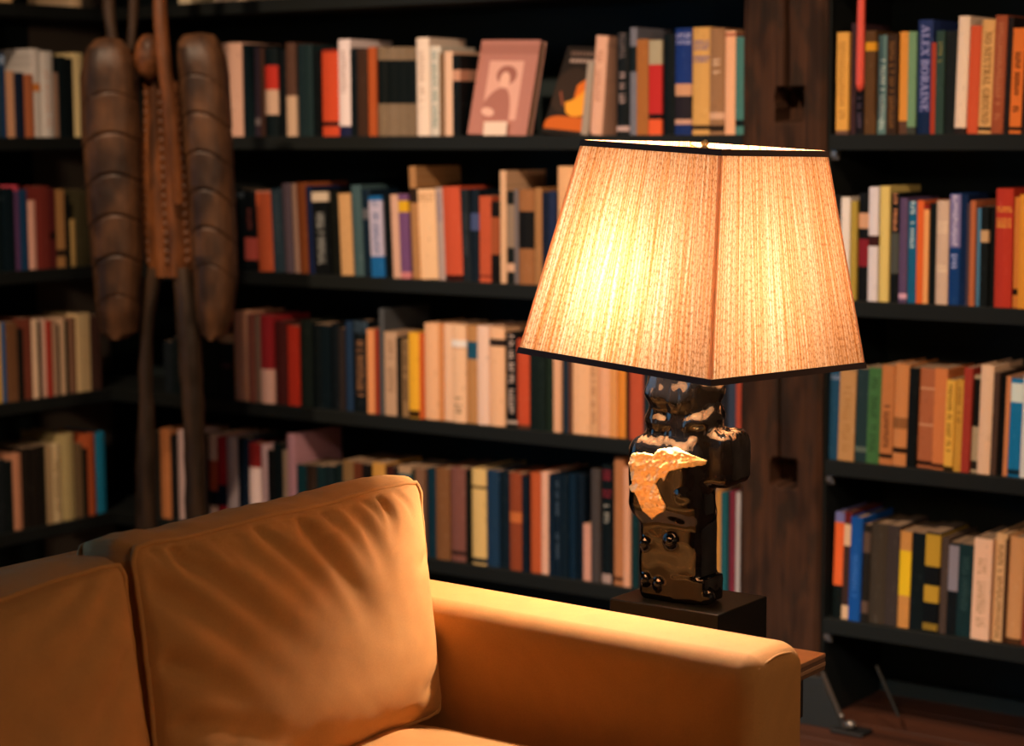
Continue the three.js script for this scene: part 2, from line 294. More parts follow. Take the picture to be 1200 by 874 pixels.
[0.5288,0.0481,0.1922,0.122,0.0023,2.2,[200,97,61],[[0.0,0.032,[219,145,124]]],"orange-red book with salmon label"],
[0.57,0.0313,0.1988,0.143,0.0006,2.2,[51,72,87],[[0.071,0.806,[78,97,111],1]],"navy book with blue lettering"],
[0.5999,0.0257,0.2112,0.138,-0.0005,2.2,[100,90,105],[],"purple grey book"],
[0.6229,0.0175,0.2115,0.134,-0.0059,2.2,[188,157,142],[],"pinkish tan book"],
[0.649,0.0321,0.2137,0.153,0.0005,2.2,[145,82,47],[],"rust brown book"],
[0.6749,0.0173,0.2061,0.139,0.0033,2.2,[19,32,69],[],"navy book"],
[0.7091,0.0487,0.1985,0.132,0.0027,2.2,[10,15,19],[[0.04,0.151,[196,185,168]],[0.281,0.884,[151,157,159],1]],"black book with tan label"],
[0.7471,0.0248,0.195,0.137,-0.0039,2.2,[15,19,17],[],"black book"],
[0.7801,0.0362,0.1896,0.122,-0.0031,2.2,[196,159,113],[],"tan book"],
[0.8157,0.0295,0.2096,0.135,-0.0001,2.2,[62,90,100],[],"teal book"],
[0.8444,0.0255,0.2002,0.129,-0.0018,2.2,[15,34,52],[[0.225,0.343,[90,95,107]]],"navy book with grey label"],
[0.8772,0.0379,0.1851,0.117,0.0031,2.2,[27,99,168],[[0.063,0.739,[180,180,212]],[0.084,0.718,[90,111,159],1]],"blue book with pale grey block"],
[0.9093,0.0238,0.1894,0.124,-0.0014,2.2,[10,17,21],[],"black book"],
[0.9331,0.0212,0.1897,0.129,0.003,2.2,[204,168,151],[],"pale cream book"],
[0.9585,0.0272,0.1901,0.126,0.0032,2.2,[108,76,124],[[0.081,0.214,[211,168,36]],[0.916,0.997,[196,126,133]]],"purple grey book with yellow label"],
[0.9836,0.0197,0.2536,0.17,-0.0007,2.2,[164,124,83],[[0.197,0.326,[41,30,23]]],"brown book with black label"],
[1.0193,0.0499,0.2024,0.136,-0.0058,2.2,[231,195,155],[[0.057,0.152,[180,143,107],1]],"cream book with tan lettering"],
[1.0563,0.0217,0.2066,0.137,-0.0042,2.2,[168,153,151],[[0.074,0.416,[119,111,142],1]],"pinkish tan book with purple grey lettering"],
[1.0929,0.049,0.209,0.13,0.002,2.2,[188,82,56],[[0.937,0.991,[41,15,12]]],"red book with near-black label"],
[1.1298,0.0225,0.2037,0.13,-0.0013,2.2,[27,36,43],[[0.26,0.724,[55,63,72],1]],"black book with grey lettering"],
[1.154,0.0235,0.204,0.141,-0.0004,0,[15,28,41],[[0.259,0.444,[64,80,124]]],"black book with blue label"],
[1.1844,0.0327,0.1895,0.124,-0.0008,0,[180,84,56],[[0.912,0.932,[88,30,23]]],"orange-red book with dark red label"],
[1.2123,0.0209,0.1787,0.121,0.0018,0,[17,15,15],[[0.199,0.65,[149,80,50]]],"black book with rust brown block"],
[1.2322,0.0161,0.2458,0.155,-0.0004,0,[211,176,144],[],"cream book"],
[1.251,0.0195,0.2015,0.13,-0.0032,0,[23,28,28],[[0.148,0.61,[137,122,107]],[0.776,0.868,[204,168,142]]],"black book with dark brown block"],
[1.2676,0.0114,0.2055,0.143,-0.0009,0,[108,103,107],[],"grey book"],
[1.2943,0.0397,0.2058,0.139,0.0016,0,[146,101,65],[[0.234,0.621,[17,19,21]]],"brown book with black block"],
[1.3248,0.0191,0.2098,0.149,-0.0016,0,[156,116,76],[],"brown book"],
[1.3456,0.0179,0.2009,0.137,-0.0009,0,[17,28,50],[],"navy book"],
[1.3646,0.0178,0.203,0.136,0.0009,0,[29,42,76],[],"navy book"],
[1.3962,0.0408,0.256,0.17,-0.0007,0,[221,176,131],[],"cream book"],
[1.4449,0.0523,0.2077,0.139,0.0034,0,[88,63,47],[],"dark brown book"],
[1.5,0.0537,0.2155,0.149,0.0028,0,[180,145,107],[],"tan book"],
[1.5575,0.0571,0.2055,0.147,-0.0034,0,[27,30,32],[],"black book"],
[1.6162,0.0561,0.2133,0.144,0.0034,0,[145,72,50],[],"rust brown book"],
[1.676,0.0593,0.2105,0.148,-0.0046,0,[33,51,80],[],"navy book"],
[1.7369,0.0583,0.2061,0.13,-0.0016,0,[23,34,32],[],"black book"],
[1.7987,0.0613,0.2138,0.134,-0.0036,0,[188,151,115],[],"tan book"]],
r2: [
[2.0394,0.0166,0.2051,0.129,0.0007,0,[19,22,26],[],"black book"],
[2.0588,0.0183,0.2004,0.14,0.003,0,[227,224,221],[],"pale grey book"],
[2.0753,0.0128,0.1924,0.122,0.0012,0,[168,149,67],[],"olive book"],
[2.0943,0.0236,0.2091,0.143,-0.0046,0,[15,19,23],[[0.19,0.333,[204,162,133]],[0.428,0.681,[125,34,47]]],"black book with pale cream label"],
[2.1177,0.0198,0.2209,0.156,0.0037,0,[215,214,225],[[0.426,0.515,[57,28,28]]],"pale grey book with dark red label"],
[2.141,0.0197,0.2228,0.143,0.0035,0,[215,197,120],[],"yellow book"],
[2.1612,0.0169,0.21,0.139,-0.0011,0,[13,19,23],[[0.016,0.359,[219,151,107],1],[0.367,0.734,[72,78,76]]],"black book with salmon lettering"],
[2.1804,0.0159,0.2005,0.144,0.0023,0,[88,72,109],[[0.905,0.954,[211,168,195]]],"purple grey book with purple grey label"],
[2.1977,0.0167,0.1943,0.124,-0.0017,0,[23,95,137],[[0.008,0.47,[207,226,231],1]],"blue book with pale grey lettering"],
[2.2134,0.0131,0.1962,0.132,-0.0026,0,[219,103,50],[],"orange-red book"],
[2.2256,0.0099,0.1883,0.12,-0.0028,0,[231,168,107],[[-0.043,0.052,[137,38,28]]],"light tan book with dark red label"],
[2.2384,0.0139,0.1917,0.133,-0.0058,0,[11,19,21],[],"black book"],
[2.2582,0.0242,0.1969,0.133,-0.0016,0,[205,182,164],[[0.205,0.328,[227,210,186],1],[0.616,0.698,[227,210,186],1]],"cream book with cream lettering"],
[2.2831,0.0223,0.2101,0.131,-0.0027,0,[17,59,122],[[0.015,0.483,[119,116,168]],[0.023,0.475,[204,201,231],1],[0.544,0.682,[164,176,230],1]],"blue book with purple grey block"],
[2.3023,0.0145,0.2087,0.142,-0.0009,0,[11,36,76],[],"navy book"],
[2.3136,0.0059,0.193,0.121,0.0039,0,[72,61,72],[],"purple grey book"],
[2.3219,0.0096,0.1979,0.138,0.0037,0,[180,105,69],[],"rust brown book"],
[2.3318,0.0088,0.1837,0.116,-0.0033,0,[74,132,175],[],"blue book"],
[2.3445,0.0151,0.1871,0.117,0.0018,0,[15,22,23],[[0.239,0.358,[196,162,120]]],"black book with tan label"],
[2.3588,0.0116,0.1858,0.12,-0.0047,0,[10,15,17],[],"black book"],
[2.3818,0.0332,0.2209,0.146,0.0031,0,[180,57,43],[[0.158,0.208,[219,162,72],1],[0.251,0.337,[219,162,72],1]],"red book with orange lettering"],
[2.4056,0.0107,0.2055,0.144,-0.0034,0,[204,128,58],[[0.823,0.877,[31,17,10]]],"light tan book with near-black label"],
[2.42,0.0164,0.2104,0.134,0.0032,0,[219,151,54],[],"orange book"],
[2.4406,0.0212,0.2044,0.138,0.001,0,[59,47,41],[],"brown book"]],
m3: [
[0.189,0.03,0.1312,0.1,-0.0054,0,[25,34,41],[],"black book"],
[0.228,0.0417,0.1419,0.1,-0.0017,0,[15,26,30],[],"black book"],
[0.3411,0.0493,0.1566,0.1,0.0034,0,[11,24,23],[],"black book"],
[0.3915,0.0458,0.1593,0.109,0.002,0,[11,19,23],[[0.0,0.132,[172,145,118]],[0.437,0.529,[88,47,50],1]],"black book with tan label"],
[0.4434,0.0453,0.2183,0.137,0.0026,0,[209,159,133],[],"pale cream book"],
[0.4779,0.021,0.2138,0.134,0.0026,0,[106,63,56],[],"dark red book"],
[0.4981,0.0168,0.2106,0.14,-0.0026,0,[109,95,85],[],"brown book"],
[0.5273,0.0388,0.212,0.143,0.0033,0,[139,36,43],[[0.606,1,[215,176,166]]],"dark red book with pale cream block"],
[0.5664,0.0371,0.1996,0.129,-0.0047,0,[72,30,30],[],"dark red book"],
[0.6093,0.0326,0.1916,0.129,-0.0036,0,[188,55,39],[],"red book"],
[0.6486,0.0404,0.2058,0.13,-0.0044,0,[27,38,36],[],"black book"],
[0.684,0.028,0.1995,0.125,-0.004,0,[10,19,23],[],"black book"],
[0.7133,0.0278,0.1989,0.13,-0.0029,0,[8,22,30],[],"dark navy book"],
[0.7403,0.0237,0.2023,0.141,-0.0031,0,[10,19,26],[],"black book"],
[0.7619,0.017,0.1934,0.13,-0.0042,0,[43,38,39],[],"mauve brown book"],
[0.7816,0.0196,0.2105,0.138,-0.0058,0,[29,53,85],[],"navy book"],
[0.8166,0.0478,0.2142,0.138,-0.0058,0,[13,22,28],[[0.224,0.831,[156,113,80],1],[0.019,0.149,[68,93,118],1]],"black book with brown lettering"],
[0.8519,0.0205,0.1962,0.136,-0.0005,0,[223,155,105],[],"light tan book"],
[0.8678,0.0089,0.197,0.126,-0.0013,0,[156,61,41],[],"red book"],
[0.8816,0.0153,0.245,0.175,-0.0049,0,[74,80,87],[],"grey book"],
[0.9115,0.0379,0.1934,0.136,-0.0017,0,[188,159,133],[[0.112,0.726,[145,120,98],1]],"tan book with tan lettering"],
[0.9373,0.0113,0.183,0.123,0.0023,0,[11,15,17],[],"black book"],
[0.9541,0.02,0.1781,0.117,-0.0009,0,[139,113,80],[[0.044,0.796,[41,30,19],1]],"tan book with near-black lettering"],
[0.9809,0.031,0.1952,0.134,0.0038,0,[229,178,54],[[0.904,0.985,[57,38,10]]],"orange book with dark brown label"],
[1.0026,0.0099,0.1963,0.128,0.0023,0,[204,101,47],[],"orange-red book"],
[1.0285,0.0392,0.219,0.151,0.0004,0,[231,185,146],[],"cream book"],
[1.0547,0.011,0.2184,0.144,-0.0025,0,[211,147,94],[],"light tan book"],
[1.0735,0.0242,0.2194,0.137,-0.0047,0,[231,195,166],[],"pale cream book"],
[1.1067,0.0396,0.2192,0.137,0.0014,0,[231,195,162],[[0.158,0.229,[231,231,231]],[0.229,0.246,[135,95,72],1],[0.739,0.915,[135,111,89],1]],"cream book with pale grey label"],
[1.1429,0.0314,0.2191,0.141,-0.0044,0,[180,136,89],[[0.166,0.342,[27,80,109]]],"brown book with teal label"],
[1.1757,0.0319,0.2208,0.139,0.0024,0,[231,203,188],[],"pale cream book"],
[1.2126,0.0397,0.2189,0.155,0.0007,0,[231,189,153],[[0.122,0.191,[41,34,32]]],"cream book with black label"],
[1.2498,0.0301,0.2096,0.136,-0.0036,0,[10,15,19],[[0.036,0.542,[211,193,186],1],[0.596,0.858,[211,193,186],1],[0.922,0.958,[172,159,151]]],"black book with pale cream lettering"],
[1.2832,0.0344,0.1964,0.128,-0.0014,0,[188,78,50],[[0.951,0.999,[88,51,36]]],"red book with dark brown label"],
[1.3129,0.0228,0.198,0.126,-0.0015,0,[15,28,28],[],"black book"],
[1.3362,0.0215,0.1993,0.129,0.0036,0,[19,32,30],[],"black book"],
[1.3576,0.0191,0.1968,0.141,-0.0005,0,[27,42,34],[],"black book"],
[1.3778,0.019,0.1979,0.128,0.0037,0,[219,174,142],[],"pale cream book"],
[1.3956,0.0145,0.1952,0.127,-0.0024,0,[19,45,65],[],"navy book"],
[1.4079,0.0078,0.1959,0.121,-0.0022,0,[90,59,45],[],"dark brown book"],
[1.4349,0.0441,0.2085,0.139,-0.001,0,[231,187,148],[],"cream book"],
[1.469,0.0218,0.2104,0.135,-0.001,0,[211,168,129],[[0.122,0.91,[164,120,85],1]],"cream book with brown lettering"],
[1.4938,0.0265,0.2081,0.129,-0.0034,0,[227,176,142],[],"pale cream book"],
[1.5178,0.0194,0.2094,0.132,-0.002,0,[215,155,98],[],"light tan book"],
[1.5385,0.0208,0.207,0.129,-0.0058,0,[217,141,58],[],"orange book"],
[1.5537,0.0075,0.2042,0.133,-0.0037,0,[19,17,19],[],"black book"],
[1.5748,0.0333,0.209,0.142,-0.0007,0,[180,84,58],[],"red book"],
[1.6197,0.0524,0.2079,0.145,0.0006,0,[27,45,54],[],"dark teal book"],
[1.6728,0.0496,0.218,0.151,0.0028,0,[66,51,45],[],"brown book"],
[1.7241,0.0489,0.2138,0.141,-0.0027,0,[19,30,36],[],"black book"],
[1.7737,0.0462,0.2166,0.156,-0.0045,0,[25,28,36],[],"black book"],
[1.8077,0.0179,0.2186,0.151,0.0004,0,[49,63,85],[],"navy book"],
[1.8281,0.0208,0.2197,0.137,0.0024,0,[166,72,54],[],"red book"]],
r3: [
[2.0382,0.0224,0.1792,0.127,0.0003,-1.3,[29,74,109],[[0.066,0.123,[135,151,186],1]],"blue book with blue lettering"],
[2.0674,0.0342,0.1794,0.124,0.0021,-1.3,[180,141,94],[[0.151,0.907,[164,124,76],1]],"brown book with brown lettering"],
[2.0982,0.0256,0.1847,0.117,-0.0008,-1.3,[33,55,61],[[0.831,0.886,[88,105,98]]],"dark teal book with grey label"],
[2.1256,0.0272,0.1881,0.126,0.0023,-1.3,[62,109,65],[[0.08,0.884,[43,78,47],1]],"green book with dark green lettering"],
[2.1531,0.0261,0.1949,0.136,0.0023,-1.3,[180,118,71],[[0.403,0.832,[72,42,23],1],[0.884,0.927,[41,26,15]]],"brown book with dark brown lettering"],
[2.1813,0.0286,0.1983,0.135,0.0029,-1.3,[196,134,83],[[0.521,0.63,[137,93,56]],[0.815,0.865,[41,26,15]]],"light tan book with brown label"],
[2.2059,0.0186,0.1932,0.133,0.0009,-1.3,[11,17,19],[],"black book"],
[2.2315,0.0308,0.1932,0.124,-0.0057,-1.3,[164,99,67],[[0.197,0.214,[204,159,124]],[0.556,0.573,[204,159,124]],[0.924,0.967,[41,22,15]]],"rust brown book with cream label"],
[2.2605,0.0253,0.1951,0.124,-0.0024,-1.3,[200,124,74],[[0.937,0.979,[72,38,23]]],"rust brown book with dark brown label"],
[2.2829,0.0173,0.1753,0.111,0.0024,-1.3,[221,176,76],[[0.066,0.796,[104,72,19],1],[0.946,0.993,[41,30,10]]],"orange book with brown lettering"],
[2.3002,0.0155,0.1764,0.119,0.0003,-1.3,[196,151,63],[[0.093,0.51,[135,97,36],1]],"light tan book with brown lettering"],
[2.3167,0.0163,0.2003,0.137,0.0008,-1.3,[156,57,47],[],"red book"],
[2.3327,0.0136,0.1867,0.125,-0.006,-1.3,[168,155,129],[[0.044,0.523,[19,19,17]],[0.872,0.959,[41,34,28]]],"tan book with black block"],
[2.3537,0.0254,0.2075,0.145,0.0015,-1.3,[229,197,168],[],"cream book"],
[2.3729,0.011,0.1958,0.131,-0.0006,-1.3,[72,55,47],[],"brown book"],
[2.3848,0.0109,0.1902,0.13,-0.0053,-1.3,[10,13,15],[],"black book"],
[2.3953,0.0084,0.1893,0.131,-0.0035,-1.3,[204,134,89],[],"salmon book"],
[2.4121,0.0233,0.1856,0.116,-0.0033,-1.3,[23,118,177],[[0.052,0.243,[211,231,231]],[0.919,0.971,[11,42,63]]],"blue book with pale grey label"],
[2.4323,0.0157,0.1933,0.134,-0.0039,-1.3,[215,222,225],[],"pale grey book"]],
m4: [
[0.0909,0.0371,0.21,0.146,0.0038,0,[27,28,28],[],"black book"],
[0.1325,0.0398,0.2178,0.146,-0.0022,0,[33,34,32],[],"black book"],
[0.1736,0.0364,0.2277,0.152,0.0008,0,[180,118,74],[],"rust brown book"],
[0.2021,0.0181,0.2149,0.15,0.0002,0,[27,26,28],[],"black book"],
[0.2307,0.0359,0.2281,0.156,-0.0052,0,[215,191,192],[],"pinkish white book"],
[0.2677,0.0327,0.2161,0.137,-0.0035,0,[19,28,32],[],"black book"],
[0.3016,0.0295,0.2125,0.148,-0.003,0,[25,30,36],[],"black book"],
[0.334,0.0292,0.2259,0.153,-0.0059,0,[215,189,181],[[0.286,0.619,[172,80,54]],[0.619,0.781,[15,28,45]]],"pale cream book with orange-red block"],
[0.3666,0.0334,0.2222,0.139,-0.0033,0,[172,38,54],[[0.531,0.762,[15,32,63]]],"red book with navy label"],
[0.4027,0.0331,0.2274,0.156,0.0009,0,[184,174,184],[],"pale grey book"],
[0.4391,0.0371,0.2262,0.156,-0.0031,0,[11,26,45],[],"dark navy book"],
[0.4779,0.0382,0.2169,0.146,-0.0014,0,[125,34,35],[[0.273,0.83,[215,197,199]]],"dark red book with pinkish white block"],
[0.5088,0.021,0.2154,0.144,-0.0048,0,[200,174,184],[],"pinkish white book"],
[0.5324,0.0237,0.2049,0.145,-0.004,0,[19,22,23],[],"black book"],
[0.5583,0.025,0.2238,0.161,0.0034,0,[11,22,26],[],"black book"],
[0.5802,0.0166,0.2091,0.13,-0.0014,0,[164,145,124],[],"tan book"],
[0.6026,0.0246,0.2504,0.176,0.0037,0,[188,145,162],[],"pinkish white book"],
[0.6332,0.0354,0.1786,0.119,-0.0033,0,[21,63,74],[],"dark teal book"],
[0.6664,0.0284,0.1817,0.116,0.0035,0,[51,40,34],[],"brown book"],
[0.6946,0.0255,0.1822,0.117,-0.0002,0,[17,40,47],[],"black book"],
[0.7213,0.0253,0.1847,0.117,-0.0008,0,[17,34,41],[],"black book"],
[0.7486,0.0265,0.1893,0.135,-0.0047,0,[15,32,36],[],"black book"],
[0.7796,0.0329,0.2023,0.142,-0.0009,0,[121,97,65],[],"brown book"],
[0.8104,0.0261,0.201,0.142,0.001,0,[90,47,30],[],"dark brown book"],
[0.8363,0.0233,0.1994,0.128,0.003,0,[19,17,17],[],"black book"],
[0.8685,0.0386,0.2044,0.137,-0.0058,0,[196,149,74],[],"light tan book"],
[0.9024,0.0268,0.1995,0.124,-0.0011,0,[59,28,23],[],"dark red book"],
[0.9228,0.0114,0.1994,0.133,-0.003,0,[15,22,26],[],"black book"],
[0.9499,0.0403,0.2039,0.129,-0.0026,0,[25,82,98],[[0.0,0.088,[172,145,115]]],"teal book with tan label"],
[0.9762,0.01,0.2004,0.131,0.0024,0,[43,47,36],[],"olive grey book"],
[0.9956,0.0262,0.2042,0.127,0.0015,0,[123,93,74],[],"rust brown book"],
[1.0229,0.026,0.2047,0.144,-0.0048,0,[13,47,65],[],"dark teal book"],
[1.0579,0.0392,0.21,0.15,0.0011,0,[123,86,56],[],"brown book"],
[1.1,0.0425,0.2139,0.152,-0.0031,0,[123,82,76],[[0.881,0.927,[57,38,36]]],"dark red book with dark red label"],
[1.1302,0.0156,0.2109,0.139,-0.0021,0,[19,22,18],[],"black book"],
[1.1601,0.0394,0.2176,0.157,-0.0001,0,[219,193,129],[[0.179,0.206,[88,72,45]],[0.922,0.976,[47,51,50]]],"cream book with dark brown label"],
[1.1975,0.0331,0.2172,0.143,-0.0017,0,[27,57,89],[],"navy book"],
[1.2305,0.0305,0.2165,0.14,-0.0055,0,[13,30,43],[],"dark navy book"],
[1.2637,0.0337,0.2177,0.137,0.0023,0,[139,70,45],[[0.397,0.503,[196,113,63]]],"rust brown book with orange-red label"],
[1.2904,0.0173,0.2145,0.139,0.0034,0,[11,28,45],[],"dark navy book"],
[1.314,0.0275,0.2225,0.143,-0.0033,0,[182,90,53],[],"orange-red book"],
[1.3406,0.0244,0.2269,0.152,-0.0041,0,[229,185,164],[],"pale cream book"],
[1.3608,0.0136,0.225,0.148,0.0036,0,[13,34,54],[],"navy book"],
[1.3766,0.0158,0.2246,0.159,0.0021,0,[13,32,50],[[0.067,0.405,[78,101,124],1],[0.573,0.826,[78,101,124],1]],"navy book with blue lettering"],
[1.3946,0.018,0.2264,0.155,0.0031,0,[11,30,45],[],"dark navy book"],
[1.4136,0.0179,0.23,0.164,-0.0005,0,[11,36,58],[],"navy book"],
[1.4326,0.0178,0.23,0.159,-0.0055,0,[10,26,41],[],"dark navy book"],
[1.452,0.0188,0.1253,0.1,-0.0015,0,[204,155,140],[],"pale cream book"],
[1.4735,0.022,0.2469,0.172,0.0004,0,[68,65,67],[],"mauve brown book"],
[1.4992,0.0251,0.2585,0.168,-0.0055,0,[10,22,28],[[0.05,0.144,[137,38,54],1],[0.216,0.288,[137,38,54],1],[0.339,0.504,[156,159,155],1],[0.915,1,[164,145,142]]],"black book with dark red lettering"],
[1.5156,0.0054,0.2508,0.179,-0.0047,0,[10,15,19],[],"black book"],
[1.5324,0.026,0.2781,0.186,-0.0026,0,[172,118,80],[[0.926,0.959,[88,55,36]]],"rust brown book with dark brown label"],
[1.5545,0.0161,0.2581,0.168,0.0014,0,[211,162,135],[],"pale cream book"],
[1.5717,0.0161,0.2377,0.171,-0.0034,0,[13,47,54],[],"dark teal book"],
[1.6094,0.0551,0.2414,0.165,-0.003,0,[47,38,36],[],"brown book"],
[1.6673,0.0563,0.2505,0.169,-0.0021,0,[19,30,39],[],"black book"],
[1.7253,0.0554,0.2489,0.158,-0.0044,0,[35,34,32],[],"black book"],
[1.7617,0.0132,0.2345,0.15,0.0031,0,[180,162,142],[],"tan book"],
[1.777,0.0132,0.2289,0.153,-0.0038,0,[188,136,65],[],"light tan book"],
[1.7931,0.0151,0.2287,0.163,0.004,0,[25,82,94],[],"teal book"],
[1.8082,0.013,0.232,0.154,-0.0046,0,[109,40,58],[],"dark red book"],
[1.8257,0.02,0.2302,0.147,-0.0051,0,[172,170,173],[],"pale grey book"]],
r4: [
[2.0495,0.0206,0.2132,0.139,-0.0051,-1.3,[223,103,53],[[0.0,0.097,[104,111,168]],[0.689,0.997,[11,22,23]]],"orange-red book with blue label"],
[2.0687,0.0158,0.2169,0.14,-0.0034,-1.3,[57,42,39],[[0.008,0.111,[88,28,32]],[0.119,0.318,[215,185,151]],[0.866,1,[215,185,151]]],"brown book with dark red label"],
[2.0902,0.025,0.209,0.141,0.0029,-1.3,[19,78,159],[[0.362,0.773,[57,111,195],1]],"blue book with blue lettering"],
[2.1116,0.0138,0.1959,0.136,-0.0019,-1.3,[31,30,28],[[0.079,0.289,[88,72,63]],[0.778,0.901,[88,72,63]]],"black book with brown label"],
[2.1367,0.0347,0.2004,0.133,-0.0008,-1.3,[59,53,45],[],"dark brown book"],
[2.1682,0.0262,0.2004,0.132,-0.0026,-1.3,[57,51,50],[],"brown book"],
[2.194,0.0233,0.1915,0.12,-0.0032,-1.3,[192,139,76],[[0.203,0.663,[227,193,39]]],"light tan book with yellow block"],
[2.2214,0.0294,0.1912,0.137,-0.0047,-1.3,[11,22,26],[],"black book"],
[2.252,0.03,0.1963,0.132,0.0003,-1.3,[10,15,19],[[0.026,0.342,[180,147,50]],[0.53,0.701,[180,147,50]],[0.906,0.975,[135,111,41]]],"black book with yellow block"],
[2.2754,0.0149,0.1889,0.133,-0.0038,-1.3,[72,61,56],[],"brown book"],
[2.2939,0.02,0.1811,0.117,-0.0035,-1.3,[13,19,23],[[0.037,0.525,[131,130,146]]],"black book with grey block"],
[2.3196,0.0294,0.1807,0.119,-0.0015,-1.3,[19,45,50],[[0.11,0.754,[43,72,76],1]],"dark teal book with dark teal lettering"],
[2.3548,0.0359,0.1963,0.14,0.0025,-1.3,[229,193,166],[[0.202,0.876,[188,151,120],1]],"cream book with tan lettering"],
[2.3871,0.022,0.2082,0.147,-0.0058,-1.3,[215,176,129],[[0.111,0.979,[135,101,63],1]],"cream book with brown lettering"],
[2.4016,0.0051,0.2,0.125,0.0011,-1.3,[72,47,32],[],"dark brown book"],
[2.4197,0.0293,0.2053,0.146,-0.0013,-1.3,[202,151,102],[[0.94,1,[72,47,28]]],"light tan book with dark brown label"],
[2.4453,0.02,0.2017,0.137,-0.006,-1.3,[135,63,45],[],"dark red book"]],
m0: [
[0.2816,0.0459,0.2328,0.153,0.0033,0,[219,210,181],[],"cream book"],
[0.3962,0.0363,0.2132,0.15,0.0026,0,[211,197,181],[],"cream book"],
[0.4671,0.033,0.2165,0.155,-0.0035,0,[188,172,151],[],"tan book"]],
l0: [
[-0.2787,0.0314,0.2162,0.136,-0.0045,0,[226,195,146],[],"tan book"],
[-0.0665,0.042,0.234,0.157,0.0008,0,[231,206,168],[],"tan book"]]};
// ------------------------------------------------------------ books: [centre, width, height, depth, set forward, lean, colour, print, look]
const ALL = Object.values(BOOKS).reduce((n, r) => n + r.length, 0), CW = 48, CH = 256, COLS = 42;
const canvas = document.createElement('canvas'); canvas.width = canvas.height = 2048;
const ctx = canvas.getContext('2d');
const css = c => `rgb(${c[0]},${c[1]},${c[2]})`;
function drawSpine(i, base, marks) {
  const x = (i % COLS) * CW, y = Math.floor(i / COLS) * CH;
  ctx.save(); ctx.beginPath(); ctx.rect(x, y, CW, CH); ctx.clip();
  ctx.fillStyle = css(base); ctx.fillRect(x, y, CW, CH);
  for (let k = 0; k < 26; k++) { ctx.globalAlpha = 0.05 + 0.06 * rnd(); ctx.fillStyle = rnd() < .5 ? '#000' : '#fff'; ctx.fillRect(x + rnd() * CW, y + rnd() * CH, 1 + rnd() * 3, 2 + rnd() * 14); }
  ctx.globalAlpha = 1;
  for (const [a, b, c, how] of marks) {
    const y0 = y + a * CH, y1 = y + b * CH; ctx.fillStyle = css(c);
    if (how === undefined) { ctx.fillRect(x, y0, CW, y1 - y0); continue; }
    if (typeof how === 'string') {
      ctx.save(); ctx.translate(x + CW / 2, y0); ctx.rotate(Math.PI / 2); ctx.font = 'bold 30px serif'; ctx.textBaseline = 'middle';
      const w = ctx.measureText(how).width || 200; ctx.scale((y1 - y0) / w, 1); ctx.fillText(how, 0, 0); ctx.restore(); continue;
    }
    const big = (y1 - y0) / CH < 0.13, n = Math.max(2, Math.floor((y1 - y0) / (big ? 7 : 8)));
    for (let k = 0; k < n; k++) {                                     // lettering too blurred to read
      if (!big && rnd() < .14) continue;
      const yy = y0 + k * (y1 - y0) / n, hh = (y1 - y0) / n * 0.7;
      if (big) for (let j = 0; j < 5; j++) ctx.fillRect(x + 6 + j * 7.5, yy, 3 + rnd() * 3.5, hh);
      else { ctx.fillRect(x + 13, yy, 22, hh * (.3 + .3 * rnd())); ctx.fillRect(x + 13 + rnd() * 14, yy, 6, hh); }
    }
  }
  ctx.restore();
}
const bookMats = [];
function coverGeometry(w, h, d, i, hard) {
  const t = hard ? Math.min(.0028, w * .16) : Math.min(.0009, w * .1), bulge = hard ? Math.min(.005, w * .14) : Math.min(.0012, w * .05), hw = w / 2;
  const out = [[hw, -d], [hw, -bulge]], inn = [[hw - t, -d], [hw - t, -bulge - t]];
  for (const s of [.6, 0, -.6]) { out.push([hw * s, -bulge * s * s]); inn.push([(hw - t) * s, -bulge - t]); }
  out.push([-hw, -bulge], [-hw, -d]); inn.push([-hw + t, -bulge - t], [-hw + t, -d]);
  const cx = (i % COLS) * CW, cy = Math.floor(i / COLS) * CH, U = x => (cx + 3 + clamp(x / w + .5, 0, 1) * (CW - 6)) / 2048, W = y => 1 - (cy + 2 + (1 - y / h) * (CH - 4)) / 2048;
  const pos = [], uv = [];
  const quad = (a, b, c, e, fl) => { const vs = fl ? [a, c, b, a, e, c] : [a, b, c, a, c, e]; for (const p of vs) { pos.push(...p); uv.push(U(p[0]), W(p[1])); } };
  for (let k = 0; k < out.length - 1; k++) {
    const [x0, z0] = out[k], [x1, z1] = out[k + 1], [a0, b0] = inn[k], [a1, b1] = inn[k + 1];
    quad([x0, 0, z0], [x0, h, z0], [x1, h, z1], [x1, 0, z1]);
    quad([a0, 0, b0], [a0, h, b0], [a1, h, b1], [a1, 0, b1], true);
    quad([x0, h, z0], [a0, h, b0], [a1, h, b1], [x1, h, z1]);
    quad([x0, 0, z0], [a0, 0, b0], [a1, 0, b1], [x1, 0, z1], true);
  }
  for (const k of [0, out.length - 1]) { const [x0, z0] = out[k], [a0, b0] = inn[k]; quad([x0, 0, z0], [a0, 0, b0], [a0, h, b0], [x0, h, z0], k > 0); }
  const g = new THREE.BufferGeometry(); g.setAttribute('position', new THREE.Float32BufferAttribute(pos, 3)); g.setAttribute('uv', new THREE.Float32BufferAttribute(uv, 2)); g.computeVertexNormals();
  return [g, t, bulge];
}
const pageUnit = new THREE.BoxGeometry(1, 1, 1);
const ORD = ['first', 'second', 'third', 'fourth', 'fifth', 'sixth', 'seventh', 'eighth', 'ninth', 'tenth', 'eleventh', 'twelfth', 'thirteenth', 'fourteenth', 'fifteenth', 'sixteenth', 'seventeenth', 'eighteenth', 'nineteenth'];
const TENS = ['', '', 'twent', 'thirt', 'fort', 'fift'];
const ordinal = n => n < 20 ? ORD[n - 1] : TENS[Math.floor(n / 10)] + (n % 10 ? 'y-' + ORD[n % 10 - 1] : 'ieth');
